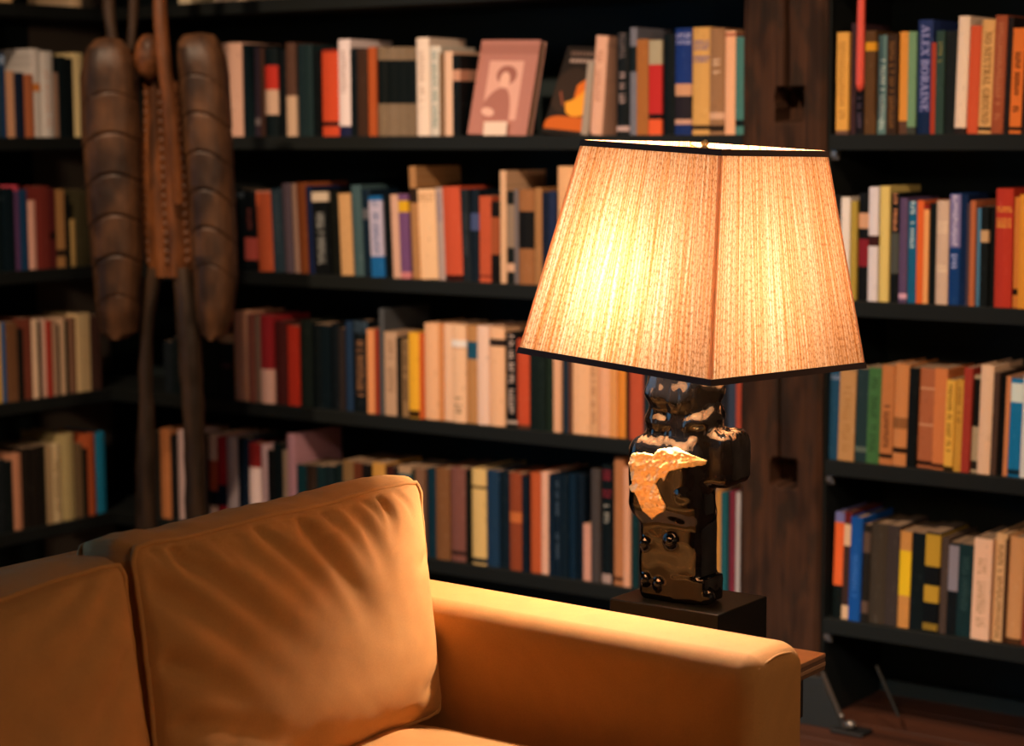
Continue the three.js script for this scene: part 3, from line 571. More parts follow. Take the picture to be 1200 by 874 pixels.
const SHELFNAME = ['top shelf', 'first full shelf', 'second shelf', 'third shelf', 'fourth shelf'];
const BAY = { m: 'long bookcase', r: 'narrow bookcase', l: 'corner bookcase' };
const printed = new THREE.CanvasTexture(canvas); printed.colorSpace = THREE.SRGBColorSpace;
const coverMat = phys({ map: printed, roughness: 0.6, specularIntensity: 0.22 });
let cell = 0;
for (const [key, rows] of Object.entries(BOOKS)) {
  const bay = key[0], row = +key[1];
  rows.forEach(([x, w, h, d, fw, lean, base, marks, look], i) => {
    const fromPost = bay === 'r' ? i + 1 : rows.length - i, fromCorner = bay === 'l' ? rows.length - i : i + 1;
    const place = bay === 'r' || (bay === 'm' && fromPost < fromCorner) ? `${ordinal(fromPost)} from the post` : `${ordinal(fromCorner)} from the corner`;
    const z = -0.012 + fw;
    const o = thing('book', `${look}, ${place}, ${SHELFNAME[row]}, ${BAY[bay]}`, 'book', bay === 'l' ? [z, SHELF_Y[row], -x] : [x, SHELF_Y[row], z], bay === 'l' ? Math.PI / 2 : 0, `books on the ${SHELFNAME[row]} of the ${BAY[bay]}`);
    if (lean) { const a = lean * Math.PI / 180; o.rotation.z = a; o.position.y += Math.sin(Math.abs(a)) * w / 2; o.position.x += Math.sin(a) * h / 2; }
    drawSpine(cell, base, marks);
    const hard = h > .205 || (cell * 7) % 5 === 0;
    const [g, t, bulge] = coverGeometry(w, h, d, cell++, hard);
    part('cover', g, coverMat, o);
    const in_ = hard ? .0035 : .0004, p = part('pages', pageUnit, M.pages, o);
    p.scale.set(w - 2 * t - .0002, h - 2 * in_, d - t - bulge - (hard ? .004 : .0006)); p.position.set(0, h / 2, -(d + t + bulge) / 2 + (hard ? .002 : .0003));
  });
}
printed.needsUpdate = true;

// books standing face out, tilted back against the row
function faceBook(name, label, pos, w, h, thick, tilt, roll, paint) {
  const o = thing(name, label, 'book', pos); o.rotation.set(-tilt, 0, roll, 'YXZ');
  const c = document.createElement('canvas'); c.width = 256; c.height = Math.round(256 * h / w); paint(c.getContext('2d'), c.width, c.height);
  const t = new THREE.CanvasTexture(c); t.colorSpace = THREE.SRGBColorSpace;
  const plain = std({ color: paint.edge, roughness: .6 });
  const front = rbx(-w / 2, w / 2, 0, h, -.002, 0, .0008, 1); const P = front.attributes.position, uv = front.attributes.uv;
  for (let i = 0; i < P.count; i++) uv.setXY(i, P.getX(i) / w + .5, P.getY(i) / h);
  part('front_cover', front, phys({ map: t, roughness: .5, specularIntensity: .3 }), o);
  part('back_cover', bx(-w / 2, w / 2, 0, h, -thick, -thick + .002), plain, o);
  part('spine', bx(-w / 2, -w / 2 + .002, 0, h, -thick + .002, -.002), plain, o);
  part('pages', bx(-w / 2 + .0025, w / 2 - .003, .003, h - .003, -thick + .0022, -.0022), M.pages, o);
  return o;
}
{
  const rose = (g, w, h) => {
    g.fillStyle = '#a8766e'; g.fillRect(0, 0, w, h);
    for (let k = 0; k < 500; k++) { g.globalAlpha = .08; g.fillStyle = rnd() < .5 ? '#8a5a56' : '#e0b0a8'; g.fillRect(rnd() * w, rnd() * h, 8, 3); } g.globalAlpha = 1;
    g.fillStyle = '#9a6a62'; g.fillRect(0, h * .05, w, h * .10);
    g.fillStyle = '#cfa398'; g.fillRect(w * .2, h * .22, w * .58, h * .62);                     // pale picture panel with a seated figure
    g.fillStyle = '#94625a'; g.beginPath(); g.ellipse(w * .52, h * .37, w * .17, h * .10, 0, 0, 7); g.fill();
    g.fillStyle = '#9e6c64'; g.beginPath(); g.moveTo(w * .2, h * .66); g.quadraticCurveTo(w * .35, h * .5, w * .5, h * .5); g.quadraticCurveTo(w * .66, h * .52, w * .66, h * .84); g.lineTo(w * .2, h * .84); g.fill();
    g.fillStyle = '#d8b0a2'; g.beginPath(); g.ellipse(w * .5, h * .42, w * .085, h * .085, 0, 0, 7); g.fill();
    g.fillStyle = '#d8b0a4'; g.beginPath(); g.ellipse(w * .29, h * .76, w * .11, h * .045, .2, 0, 7); g.fill();
  }; rose.edge = rgb(.40, .22, .19);
  faceBook('cover_out_book', 'faded rose book standing face out, pale portrait on its cover', [1.212, 1.1712, -.018], .160, .212, .022, .23, -.03, rose);
  const fire = (g, w, h) => {
    g.fillStyle = '#191412'; g.fillRect(0, 0, w, h);
    g.fillStyle = '#2c211b'; g.beginPath(); g.ellipse(w * .3, h * .5, w * .34, h * .26, .2, 0, 7); g.fill();
    g.fillStyle = '#6c5850'; for (let j = 0; j < 11; j++) g.fillRect(w * .12 + j * w * .07, h * .06, w * .05, h * .045);
    g.fillStyle = '#a8948c'; for (let j = 0; j < 8; j++) g.fillRect(w * .14 + j * w * .075, h * .145, w * .055, h * .04);
    g.scale(.80, 1);
    g.fillStyle = '#cc6a20'; g.beginPath(); g.moveTo(w * .55, h * .44); g.quadraticCurveTo(w * .8, h * .34, w, h * .28); g.lineTo(w, h * .62); g.lineTo(w * .55, h * .58); g.fill();
    g.fillStyle = '#e09a2e'; g.beginPath(); g.moveTo(w * .36, h * .64); g.quadraticCurveTo(w * .6, h * .62, w * .78, h * .48); g.lineTo(w, h * .46); g.lineTo(w, h * .76); g.quadraticCurveTo(w * .6, h * .84, w * .44, h * .74); g.fill();
    g.fillStyle = '#b85c1e'; g.beginPath(); g.moveTo(0, h * .86); g.quadraticCurveTo(w * .1, h * .78, w * .5, h * .80); g.lineTo(w, h * .80); g.lineTo(w, h * .96); g.lineTo(0, h * .94); g.fill();
    g.strokeStyle = '#8c4a34'; g.lineWidth = 9; g.beginPath(); g.moveTo(w * .17, h * .52); g.quadraticCurveTo(w * .24, h * .6, w * .34, h * .68); g.stroke();
  }; fire.edge = rgb(.02, .015, .012);
  faceBook('cover_out_book', 'dark book standing face out with orange and yellow shapes on its cover', [1.395, 1.1718, -.018], .128, .205, .018, .42, -.06, fire);
  const cardG = rbx(-.031, .031, 0, .03, -.0012, 0, .0005, 1); const card = solo('price_card', cardG, std({ color: rgb(.72, .60, .52), roughness: .8 }), 'small white card propped before the rose book', 'card');
  card.position.set(1.213, 1.1704, -.010); card.rotation.x = -.12;
}
// ------------------------------------------------------------ side table, plinth and lamp
{
  const tb = thing('side_table', 'low plywood side table tucked behind the sofa arm', 'table', [2.43, 0, 1.36]);
  const put = (n, g, m, l) => part(n, g.translate(-2.43, 0, -1.36), m, tb, l);
  const oak = woodTex([.50, .36, .25], [.62, .46, .32], [.42, .30, .20], 4, 8, 12), ox = std({ map: oak, roughness: .5 });
  put('table_top', rbx(2.205, 2.652, .489, .495, 1.229, 1.495, .0015, 1), ox);
  put('ply_layer', rbx(2.2055, 2.6515, .4835, .489, 1.2295, 1.4945, .001, 1), std({ color: rgb(.13, .065, .035), roughness: .6 }));
  put('ply_layer', rbx(2.205, 2.652, .478, .4835, 1.229, 1.495, .001, 1), std({ color: rgb(.30, .16, .08), roughness: .6 }));
  put('ply_layer', rbx(2.2055, 2.6515, .4725, .478, 1.2295, 1.4945, .001, 1), std({ color: rgb(.12, .06, .03), roughness: .6 }));
  put('apron', bx(2.225, 2.63, .41, .4725, 1.25, 1.475), M.blackMetal);
  for (const x of [2.25, 2.605]) for (const z of [1.265, 1.46]) put('leg', new THREE.CylinderGeometry(.014, .011, .41, 12).translate(x, .205, z), M.blackMetal);
  const pl = thing('lamp_plinth', 'black wooden plinth block under the lamp', 'plinth', [2.4925, .495, 1.314]);
  part('block', rbx(-.0825, .0825, 0, .070, -.065, .065, .0022, 2), phys({ color: rgb(.0045, .005, .0045), roughness: .34, specularIntensity: .35 }), pl);
}
const lamp = thing('table_lamp', 'black glazed ceramic table lamp with gold patch and glowing woven shade', 'lamp', [2.501, .565, 1.323]);
{
  // body: rounded blocks melted together, with knobs and ripples
  const rb = (p, c, h, r) => { const q = [0, 1, 2].map(i => Math.abs(p[i] - c[i]) - h[i] + r); return Math.hypot(Math.max(q[0], 0), Math.max(q[1], 0), Math.max(q[2], 0)) + Math.min(Math.max(...q), 0) - r; };
  const smin = (a, b, k) => { const h = Math.max(k - Math.abs(a - b), 0) / k; return Math.min(a, b) - h * h * k / 4; };
  const knobs = [[-.049, .026, .034, .007], [-.030, .023, .034, .0065], [-.051, .074, .034, .0075], [-.010, .082, .034, .008], [.012, .146, .040, .009], [.040, .012, .022, .010]];
  const field = (x, y, z) => {
    const p = [x, y, z];
    let d = rb(p, [-.017, .062, .004], [.046, .064, .029], .012);
    d = smin(d, rb(p, [-.021, .163, .013], [.057, .056, .034], .024), .014);
    d = smin(d, rb(p, [.030, .193, -.006], [.041, .036, .034], .013), .012);
    d = smin(d, rb(p, [-.008, .262, .003], [.053, .068, .030], .029), .014);
    d = smin(d, rb(p, [.014, .019, .006], [.024, .017, .0275], .004), .004);
    for (const [a, b, c, r] of knobs) d = smin(d, Math.hypot(x - a, y - b, z - c) - r, .006);
    d += .0020 * noise(x * 34, y * 30, z * 34);
    if (y > .19) d += .0020 * smooth(.19, .23, y) * noise(x * 110, y * 40, z * 110) + .0030 * smooth(.2, .24, y) * Math.sin(y * 150 + 4 * noise(x * 22, y * 12, z * 22)) * (.6 + noise(x * 30, y * 20, 7));
    return d;
  };
  const res = 112, R = .172, C = [0, .166, 0], mc = new MarchingCubes(res, M.shelf, false, false, 200000); mc.isolation = 0;
  for (let k = 0; k < res; k++) for (let j = 0; j < res; j++) for (let i = 0; i < res; i++) {
    const x = C[0] + R * (i - res / 2) / (res / 2), y = C[1] + R * (j - res / 2) / (res / 2), z = C[2] + R * (k - res / 2) / (res / 2);
    mc.field[k * res * res + j * res + i] = Math.abs(x) > .11 || Math.abs(z) > .09 ? -1 : -field(x, y, z);
  }
  mc.update();
  const pos = mc.positionArray.slice(0, mc.count * 3), nor = new Float32Array(mc.count * 3), e = .0008;
  for (let i = 0; i < mc.count; i++) {
    let x = C[0] + R * pos[3 * i], y = C[1] + R * pos[3 * i + 1], z = C[2] + R * pos[3 * i + 2], gx, gy, gz, l;
    for (let it = 0; it < 2; it++) { gx = field(x + e, y, z) - field(x - e, y, z); gy = field(x, y + e, z) - field(x, y - e, z); gz = field(x, y, z + e) - field(x, y, z - e); l = Math.hypot(gx, gy, gz) || 1; const d = clamp(field(x, y, z), -.003, .003); x -= d * gx / l; y -= d * gy / l; z -= d * gz / l; }
    pos[3 * i] = x; pos[3 * i + 1] = Math.max(0, y); pos[3 * i + 2] = z; nor[3 * i] = gx / l; nor[3 * i + 1] = gy / l; nor[3 * i + 2] = gz / l;
  }
  const g = new THREE.BufferGeometry(); g.setAttribute('position', new THREE.BufferAttribute(pos, 3)); g.setAttribute('normal', new THREE.BufferAttribute(nor, 3));
  const body = part('ceramic_body', g, phys({ color: rgb(.0035, .0035, .004), roughness: .05, specularIntensity: .7 }), lamp, 'glossy black sculpted ceramic body');
  // gold leaf patch, a raised crumpled skin on the front of the body
  const poly = [[737.7, 547], [739, 540], [744.6, 535], [757, 533.5], [768.6, 535], [773.8, 528], [783, 526], [792.7, 524], [806, 529], [821.8, 538.4], [820, 543], [803, 546], [785.8, 552], [783, 557], [780.6, 563], [776, 559.5], [770.3, 567.6], [776, 579], [782.4, 591.6], [780.6, 598], [771, 604], [761.8, 611.5], [756, 603], [751.5, 593], [747, 581], [741, 580], [736, 576], [742, 571], [740.5, 564], [738, 556]].map(([u, v]) => [(u - 790) / 783, (707 - v) / 878]);
  const inside = (x, y) => { let c = false; for (let i = 0, j = poly.length - 1; i < poly.length; j = i++) { const [a, b] = poly[i], [p, q] = poly[j]; if ((b > y) !== (q > y) && x < (p - a) * (y - b) / (q - b) + a) c = !c; } return c; };
  const surf = (x, y) => { let z = .09; for (let k = 0; k < 60; k++) { const d = field(x, y, z); if (d < .0002) break; z -= Math.min(d * .8, .01); if (z < -.05) break; } return z; };
  const st = .0011, gp = [], gi = [], at = new Map(), key = (i, j) => i * 4096 + j;
  const vert = (i, j) => { const k = key(i, j); if (!at.has(k)) { const x = i * st + .0006 * noise(i * .9, j * .9), y = j * st + .0006 * noise(i * .9, j * .9, 4), z = surf(x, y); at.set(k, gp.length / 3); gp.push(x, y, z + .0022 + .0022 * fbm(x * 60, y * 100, 2) + .0011 * noise(x * 260, y * 260)); } return at.get(k); };
  const cells = new Set(); for (let i = -80; i < 60; i++) for (let j = 80; j < 220; j++) if (inside((i + .5) * st, (j + .5) * st)) cells.add(key(i + 200, j));
  const skirt = [];
  for (const k of cells) { const i = Math.floor(k / 4096) - 200, j = k % 4096, a = vert(i, j), b = vert(i + 1, j), c = vert(i + 1, j + 1), d = vert(i, j + 1); gi.push(a, b, c, a, c, d); for (const [di, dj, p, q] of [[-1, 0, d, a], [1, 0, b, c], [0, -1, a, b], [0, 1, c, d]]) if (!cells.has(key(i + di + 200, j + dj))) skirt.push([p, q]); }
  for (const [p, q] of skirt) { const n = gp.length / 3; for (const r of [p, q]) gp.push(gp[3 * r], gp[3 * r + 1], gp[3 * r + 2] - .005); gi.push(p, n, n + 1, p, n + 1, q); }
  const gg = new THREE.BufferGeometry(); gg.setAttribute('position', new THREE.Float32BufferAttribute(gp, 3)); gg.setIndex(gi); gg.computeVertexNormals();
  part('gold_patch', gg, std({ color: rgb(.88, .62, .27), roughness: .4, metalness: .6 }), body, 'crumpled gold leaf patch');

  // fittings
  const brass = std({ color: rgb(.55, .36, .14), metalness: 1, roughness: .35 });
  const stem = part('socket', new THREE.LatheGeometry([[0, .315], [.022, .318], [.022, .326], [.008, .33], [.008, .352], [.019, .357], [.02, .395], [.015, .40], [0, .40]].map(p => new THREE.Vector2(...p)), 24), brass, lamp);
  const bulbY = .412;
  const bx_ = -.022, bz = .030; const bb = part('bulb', new THREE.LatheGeometry([[.0, -.055], [.013, -.054], [.014, -.035], [.022, -.018], [.029, .002], [.028, .016], [.018, .028], [0, .033]].map(p => new THREE.Vector2(...p)), 24).translate(0, bulbY, 0), std({ color: 0x000000, emissive: BULB, emissiveIntensity: 20 }), lamp);
  const pl = new THREE.PointLight(BULB, LAMP_POWER, 0, 2); bb.position.set(bx_, 0, bz); pl.position.set(2.501 + bx_, .565 + bulbY, 1.323 + bz); pl.castShadow = true; pl.shadow.radius = 1.4; scene.add(pl);

  // shade: four woven trapezoids, a touch askew on its harp
  const sh = new THREE.Group(); sh.name = 'lampshade'; sh.position.set(0, .316, 0); lamp.add(sh);
  sh.matrixAutoUpdate = true; sh.rotation.set(-.010, -.152, -.054, 'XZY');
  const hs = .278, a = .1595, ta = .113, tb = .108;
  const q = (s1, s2, t, o = 0) => { const A = lerp(a, ta, t) + o, B = lerp(a, tb, t) + o; return [s1 * A, t * hs, -s2 * B]; };
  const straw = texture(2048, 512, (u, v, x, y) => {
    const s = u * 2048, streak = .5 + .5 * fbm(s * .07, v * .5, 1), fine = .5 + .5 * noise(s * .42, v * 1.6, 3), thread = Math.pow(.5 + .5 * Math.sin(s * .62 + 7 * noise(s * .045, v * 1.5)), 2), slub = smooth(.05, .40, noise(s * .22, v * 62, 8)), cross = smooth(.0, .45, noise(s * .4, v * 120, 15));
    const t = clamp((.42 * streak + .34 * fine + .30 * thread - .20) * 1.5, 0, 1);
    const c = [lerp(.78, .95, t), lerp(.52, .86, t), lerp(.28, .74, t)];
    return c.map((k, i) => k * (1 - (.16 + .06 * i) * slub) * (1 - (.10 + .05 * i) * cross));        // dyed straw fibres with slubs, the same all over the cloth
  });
  const strawB = texture(1024, 256, (u, v) => { const s = u * 1024, t = .5 + .3 * Math.sin(s * .9 + 2.2 * noise(s * .1, v * 2)) + .3 * noise(s * .3, v * 45); return [t, t, t]; }, false);
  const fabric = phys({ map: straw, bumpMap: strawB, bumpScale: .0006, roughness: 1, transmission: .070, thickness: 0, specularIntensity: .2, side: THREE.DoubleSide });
  const seamTape = phys({ color: rgb(.80, .52, .34), roughness: 1, transmission: .75, thickness: 0, specularIntensity: .1, side: THREE.DoubleSide });
  const trim = std({ color: rgb(.030, .013, .010), roughness: .8 });
  const cor = [[-1, -1], [1, -1], [1, 1], [-1, 1]];
  cor.forEach(([s1, s2], k) => {
    const [e1, e2] = cor[(k + 1) % 4], nu = 40, nv = 24, ps = [], uv = [], ix = [];
    for (let j = 0; j <= nv; j++) for (let i = 0; i <= nu; i++) { const t = j / nv, p0 = q(s1, s2, t), p1 = q(e1, e2, t), u = i / nu; ps.push(...p0.map((c, n) => lerp(c, p1[n], u))); uv.push(k * .25 + u * .25, t * .9 + .05); }
    for (let j = 0; j < nv; j++) for (let i = 0; i < nu; i++) { const n = j * (nu + 1) + i; ix.push(n, n + 1, n + nu + 2, n, n + nu + 2, n + nu + 1); }
    const pg = new THREE.BufferGeometry(); pg.setAttribute('position', new THREE.Float32BufferAttribute(ps, 3)); pg.setAttribute('uv', new THREE.Float32BufferAttribute(uv, 2)); pg.setIndex(ix); pg.computeVertexNormals();
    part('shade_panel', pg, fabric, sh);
    // sewn tape folded round the corner
    const wing_ = (n, t) => { const p0 = q(s1, s2, t, .0007), p1 = q(...cor[(k + n) % 4], t, .0007), L = Math.hypot(p1[0] - p0[0], p1[2] - p0[2]); return p0.map((c, i) => lerp(c, p1[i], .0042 / L)); };
    const A0 = q(s1, s2, .03, .0007), A1 = q(s1, s2, .97, .0007), B0 = wing_(1, .03), B1 = wing_(1, .97), C0 = wing_(3, .03), C1 = wing_(3, .97), tg = new THREE.BufferGeometry();
    tg.setAttribute('position', new THREE.Float32BufferAttribute([...A0, ...B0, ...B1, ...A0, ...B1, ...A1, ...C0, ...A0, ...A1, ...C0, ...A1, ...C1], 3)); tg.computeVertexNormals();
    part('corner_seam', tg, seamTape, sh, 'brown sewn corner tape');
  });
  for (const [t0, t1] of [[0, .028], [.972, 1]]) {                   // dark tape round the rims
    const gs = [];
    cor.forEach(([s1, s2], k) => { const [e1, e2] = cor[(k + 1) % 4]; for (const o of [.0016]) { const c = [q(s1, s2, t0, o), q(e1, e2, t0, o), q(e1, e2, t1, o), q(s1, s2, t1, o)], w = new THREE.BufferGeometry(); w.setAttribute('position', new THREE.Float32BufferAttribute([...c[0], ...c[1], ...c[2], ...c[0], ...c[2], ...c[3]], 3)); w.setAttribute('uv', new THREE.Float32BufferAttribute(new Array(12).fill(0), 2)); w.computeVertexNormals(); gs.push(w); }
      for (const t of [t0, t1]) { const c = [q(s1, s2, t, .0016), q(e1, e2, t, .0016), q(e1, e2, t, -.0012), q(s1, s2, t, -.0012)], w = new THREE.BufferGeometry(); w.setAttribute('position', new THREE.Float32BufferAttribute([...c[0], ...c[1], ...c[2], ...c[0], ...c[2], ...c[3]], 3)); w.setAttribute('uv', new THREE.Float32BufferAttribute(new Array(12).fill(0), 2)); w.computeVertexNormals(); gs.push(w); } });
    part('rim_tape', merge(gs), trim, sh, 'dark brown rim tape');
  }
  // harp and top spider
  const hy = hs * .985, wire = [tube([[0, .06, .05], [0, .15, .085], [0, .24, .05], [0, hy - .004, 0], [0, .24, -.05], [0, .15, -.085], [0, .06, -.05]], .0016, 60, 6), ...[[1, 1], [-1, 1], [1, -1], [-1, -1]].map(([x, z]) => tube([[0, hy - .004, 0], [x * ta * .98, hy, z * tb * .98]], .0014, 2, 6))];
  part('harp', merge(wire), brass, sh);
  part('finial', new THREE.LatheGeometry([[0, -.004], [.006, -.003], [.006, .001], [.003, .003], [.0055, .007], [.003, .011], [0, .012]].map(p => new THREE.Vector2(...p)), 16).translate(0, hy, 0), std({ color: rgb(.10, .09, .05), metalness: .8, roughness: .4 }), sh);
}
// ------------------------------------------------------------ sofa
const weave = texture(256, 256, (u, v, x, y) => { const a = .5 + .18 * Math.sin(x * Math.PI / 2) + .18 * Math.sin(y * Math.PI / 2) + .25 * (rnd() - .5); return [a, a, a]; }, false);
const mottle = texture(512, 512, (u, v) => { const p = Math.PI * 2, n = .5 * fbm(Math.cos(u * p) * 2 + 3, Math.sin(u * p) * 2 + Math.cos(v * p) * 2, Math.sin(v * p) * 2), f = (rnd() - .5) * .05; const k = 1 + n * .07 + f; return [.720 * k, .505 * k, .255 * k]; });
weave.repeat.set(40, 40); mottle.repeat.set(2.2, 2.2);
M.velvet = phys({ map: mottle, roughness: 0.85, bumpMap: weave, bumpScale: 0.0002, sheen: 0.15, sheenRoughness: 0.45, sheenColor: rgb(0.9, 0.55, 0.22) });
M.pipingFabric = M.velvet;
const boxUV = g => { const P = g.attributes.position, Nn = g.attributes.normal, uv = new Float32Array(P.count * 2); for (let i = 0; i < P.count; i++) { const a = Math.abs(Nn.getX(i)), b = Math.abs(Nn.getY(i)), c = Math.abs(Nn.getZ(i)); const [s, t] = a > b && a > c ? [P.getZ(i), P.getY(i)] : b > c ? [P.getX(i), P.getZ(i)] : [P.getX(i), P.getY(i)]; uv[2 * i] = s; uv[2 * i + 1] = t; } g.setAttribute('uv', new THREE.BufferAttribute(uv, 2)); return g; };
{
  const so = thing('sofa', 'mustard velvet sofa with slim arms in front of the bookcases', 'sofa', [2.38, 0, 2.12]);
  const ox = -2.38, oz = -2.12, put = (n, g) => { g.translate(ox, 0, oz); return part(n, g, M.velvet, so); };
  const arm = (z0, z1) => {
    const g = new RoundedBoxGeometry(0.77, 0.475, z1 - z0, 10, 0.026); g.translate(2.385, 0.3575, (z0 + z1) / 2);
    const P = g.attributes.position;                               // crowned top, soft sides, the top easing down to the front
    for (let i = 0; i < P.count; i++) { const x = P.getX(i), y = P.getY(i), z = P.getZ(i), e = 1 - ((z - (z0 + z1) / 2) / ((z1 - z0) / 2)) ** 2; P.setXYZ(i, x, y > .5 ? y + .006 * e - .012 * smooth(2.66, 2.77, x) : y, z); }
    g.computeVertexNormals(); const m = put('arm', boxUV(g));
    const x = 2.7622, zc = (z0 + z1) / 2, seam = tube([[x, .5745, z0 + .016], [x, .5785, z0 + .034], [x, .5815, zc], [x, .5785, z1 - .034], [x, .5745, z1 - .016]], .0016, 40, 6);
    seam.translate(ox, 0, oz); part('piping', seam, M.velvet, m);
  };
  arm(1.508, 1.632); arm(2.625, 2.745);
  const bk = new RoundedBoxGeometry(0.185, 0.565, 1.12, 8, 0.03); bk.translate(2.098, 0.402, 2.128);
  put('back_frame', boxUV(bk));
  put('seat_base', boxUV(rbx(2.19, 2.755, .12, .295, 1.633, 2.624, .02, 3)));
  for (const [x, z] of [[2.06, 1.57], [2.7, 1.57], [2.06, 2.68], [2.7, 2.68]]) { const g = new THREE.CylinderGeometry(.02, .013, .122, 14).translate(x + ox, .0605, z + oz); part('leg', g, M.blackMetal, so); }
}
// a boxed cushion: local x across, y up, z out of the front face; folds are real relief
function cushion(name, label, W, Hh, D, puff, folds, opt = {}) {
  const o = thing(name, label, 'cushion');
  const nx = 96, ny = 72, nz = 10, g0 = new THREE.BoxGeometry(2, 2, 2, nx, ny, nz); g0.deleteAttribute('normal'); g0.deleteAttribute('uv');
  const g = BGU.mergeVertices(g0, 1e-4), P = g.attributes.position;
  const outline = (sx, sy) => {                                     // soft rectangle with slightly pinched edges and ears
    const c = opt.round ?? .07, ax = Math.abs(sx), ay = Math.abs(sy);
    let x = sx, y = sy; const k = Math.max(0, ax + ay - (2 - c * 1.6)); x -= Math.sign(sx) * k * .22; y -= Math.sign(sy) * k * .22;
    x *= 1 - .018 * (1 - sy * sy) * (ax > .5 ? 1 : ax * 2); y *= 1 - (opt.sag ?? .02) * (1 - sx * sx) * (ay > .5 ? 1 : ay * 2);
    return [x * W / 2, y * Hh / 2];
  };
  const relief = (s, t) => {                                         // s 0..1 left to right, t 0..1 top to bottom
    let d = 0;
    for (const [s0, t0, s1, t1, w, a, w2] of folds) {
      const ax = s1 - s0, ay = (t1 - t0) * Hh / W, px = s - s0, py = (t - t0) * Hh / W, L2 = ax * ax + ay * ay, q = clamp((px * ax + py * ay) / L2, -.05, 1.05);
      const bend = .012 * Math.sin(q * 3.1), dx = px - q * ax - bend * ay / Math.sqrt(L2), dy = py - q * ay + bend * ax / Math.sqrt(L2), dist = Math.hypot(dx, dy), ww = lerp(w, w2 ?? w * 1.8, clamp(q, 0, 1));
      d -= 1.05 * a * Math.exp(-dist * dist / (.72 * ww * ww)) * smooth(-.05, .12, q) * (1 - smooth(.2, 1.05, q));
    }
    return d + .0022 * fbm(s * 4, t * 3, W * 9);
  };
  const zAt = (sx, sy) => { const e = (1 - sx ** 4) * (1 - sy ** 4); return D / 2 + puff * Math.pow(Math.max(0, e), .65) * (1 + .25 * -sy * (opt.low ?? 1)); };
  for (let i = 0; i < P.count; i++) {
    const sx = P.getX(i), sy = P.getY(i), sz = P.getZ(i), [x, y] = outline(sx, sy); let X = x, Y = y, Zz;
    if (sz > .999) Zz = zAt(sx, sy) + relief(sx * .5 + .5, .5 - sy * .5) * smooth(1, .93, Math.max(Math.abs(sx), Math.abs(sy)));
    else if (sz < -.999) Zz = -zAt(sx, sy);
    else { Zz = sz * D / 2; const b = (1 - sz * sz) * .011 + .003 * noise(sx * 9, sy * 7, sz * 2) * (1 - sz * sz); if (Math.abs(sx) > .999) X += Math.sign(sx) * b; if (Math.abs(sy) > .999) Y += Math.sign(sy) * b; }
    const wob = .0045 * noise(x * 12, y * 12, W); Y += Math.abs(sy) > .8 ? wob : 0;
    P.setXYZ(i, X, Y, Zz);
  }
  g.computeVertexNormals(); part('cover', boxUV(g), M.velvet, o);
  for (const s of [1, -1]) {
    const pts = []; const n = 36;
    const edge = (sx, sy) => { const [x, y] = outline(sx, sy), wob = Math.abs(sy) > .8 ? .0045 * noise(x * 12, y * 12, W) : 0; pts.push([x * 1.004, y * 1.004 + wob, s * D / 2 + .0015 * noise(sx * 8, sy * 8, 3)]); };
    for (let k = 0; k < n; k++) edge(-1 + 2 * k / n, 1); for (let k = 0; k < n; k++) edge(1, 1 - 2 * k / n); for (let k = 0; k < n; k++) edge(1 - 2 * k / n, -1); for (let k = 0; k < n; k++) edge(-1, -1 + 2 * k / n);
    part('piping', tube(pts, .0034, 320, 6, true), M.velvet, o);
  }
  return o;
}
{
  const folds = [[.02, .12, .40, .72, .036, .015], [.10, .02, .46, .62, .030, .018], [.24, .02, .54, .50, .028, .010], [.36, .02, .60, .50, .024, .013], [.50, .02, .69, .58, .030, .015], [.60, .02, .71, .34, .018, .007], [.70, .02, .75, .40, .024, .009], [.82, .02, .79, .24, .016, .006],
    [.01, .40, .30, .76, .030, .012], [.02, .64, .42, .90, .030, .010], [.30, .98, .55, .80, .03, .006], [.98, .80, .80, .86, .02, .006], [.10, .98, .2, .7, .02, .008], [.99, .3, .86, .34, .018, .004]];
  for (let s = .04; s < .95; s += .03 + .05 * rnd()) folds.push([s, .015, s + .02 + .05 * rnd(), .08 + .10 * rnd(), .008, .004 + .004 * rnd(), .016]);
  const c1 = cushion('back_cushion', 'mustard velvet back cushion beside the lamp-side arm, crisp piped corner', .485, .295, .082, .048, folds);
  c1.position.set(2.268, .597, 1.876); c1.rotation.set(0, Math.PI / 2, 0); c1.rotation.order = 'YXZ'; c1.rotation.set(-.10, Math.PI / 2, .012);
  const folds2 = [[.98, .05, .55, .45, .03, .008], [.9, .02, .5, .2, .02, .006], [.97, .3, .6, .75, .025, .006], [.3, .02, .45, .3, .02, .006], [.6, .55, .95, .62, .03, -.006], [.1, .2, .4, .6, .03, .006]];
  const c2 = cushion('back_cushion', 'slumped mustard velvet back cushion leaning against its neighbour, farther from the lamp', .49, .285, .125, .045, folds2, { low: -.3, sag: .03 });
  c2.position.set(2.250, .576, 2.373); c2.rotation.order = 'YXZ'; c2.rotation.set(-.12, Math.PI / 2, .045);
  for (const [z, txt] of [[1.873, 'mustard velvet seat cushion beside the lamp-side arm'], [2.371, 'mustard velvet seat cushion under the slumped back cushion']]) {
    const s = cushion('seat_cushion', txt, .484, .56, .10, .050, [[.1, .3, .5, .5, .04, .004], [.9, .2, .6, .45, .04, .004], [.2, .8, .6, .7, .05, .003]], { sag: .006, round: .06, low: 0 });
    s.rotation.set(-Math.PI / 2, 0, Math.PI / 2); s.position.set(2.478, .372, z);
  }
}
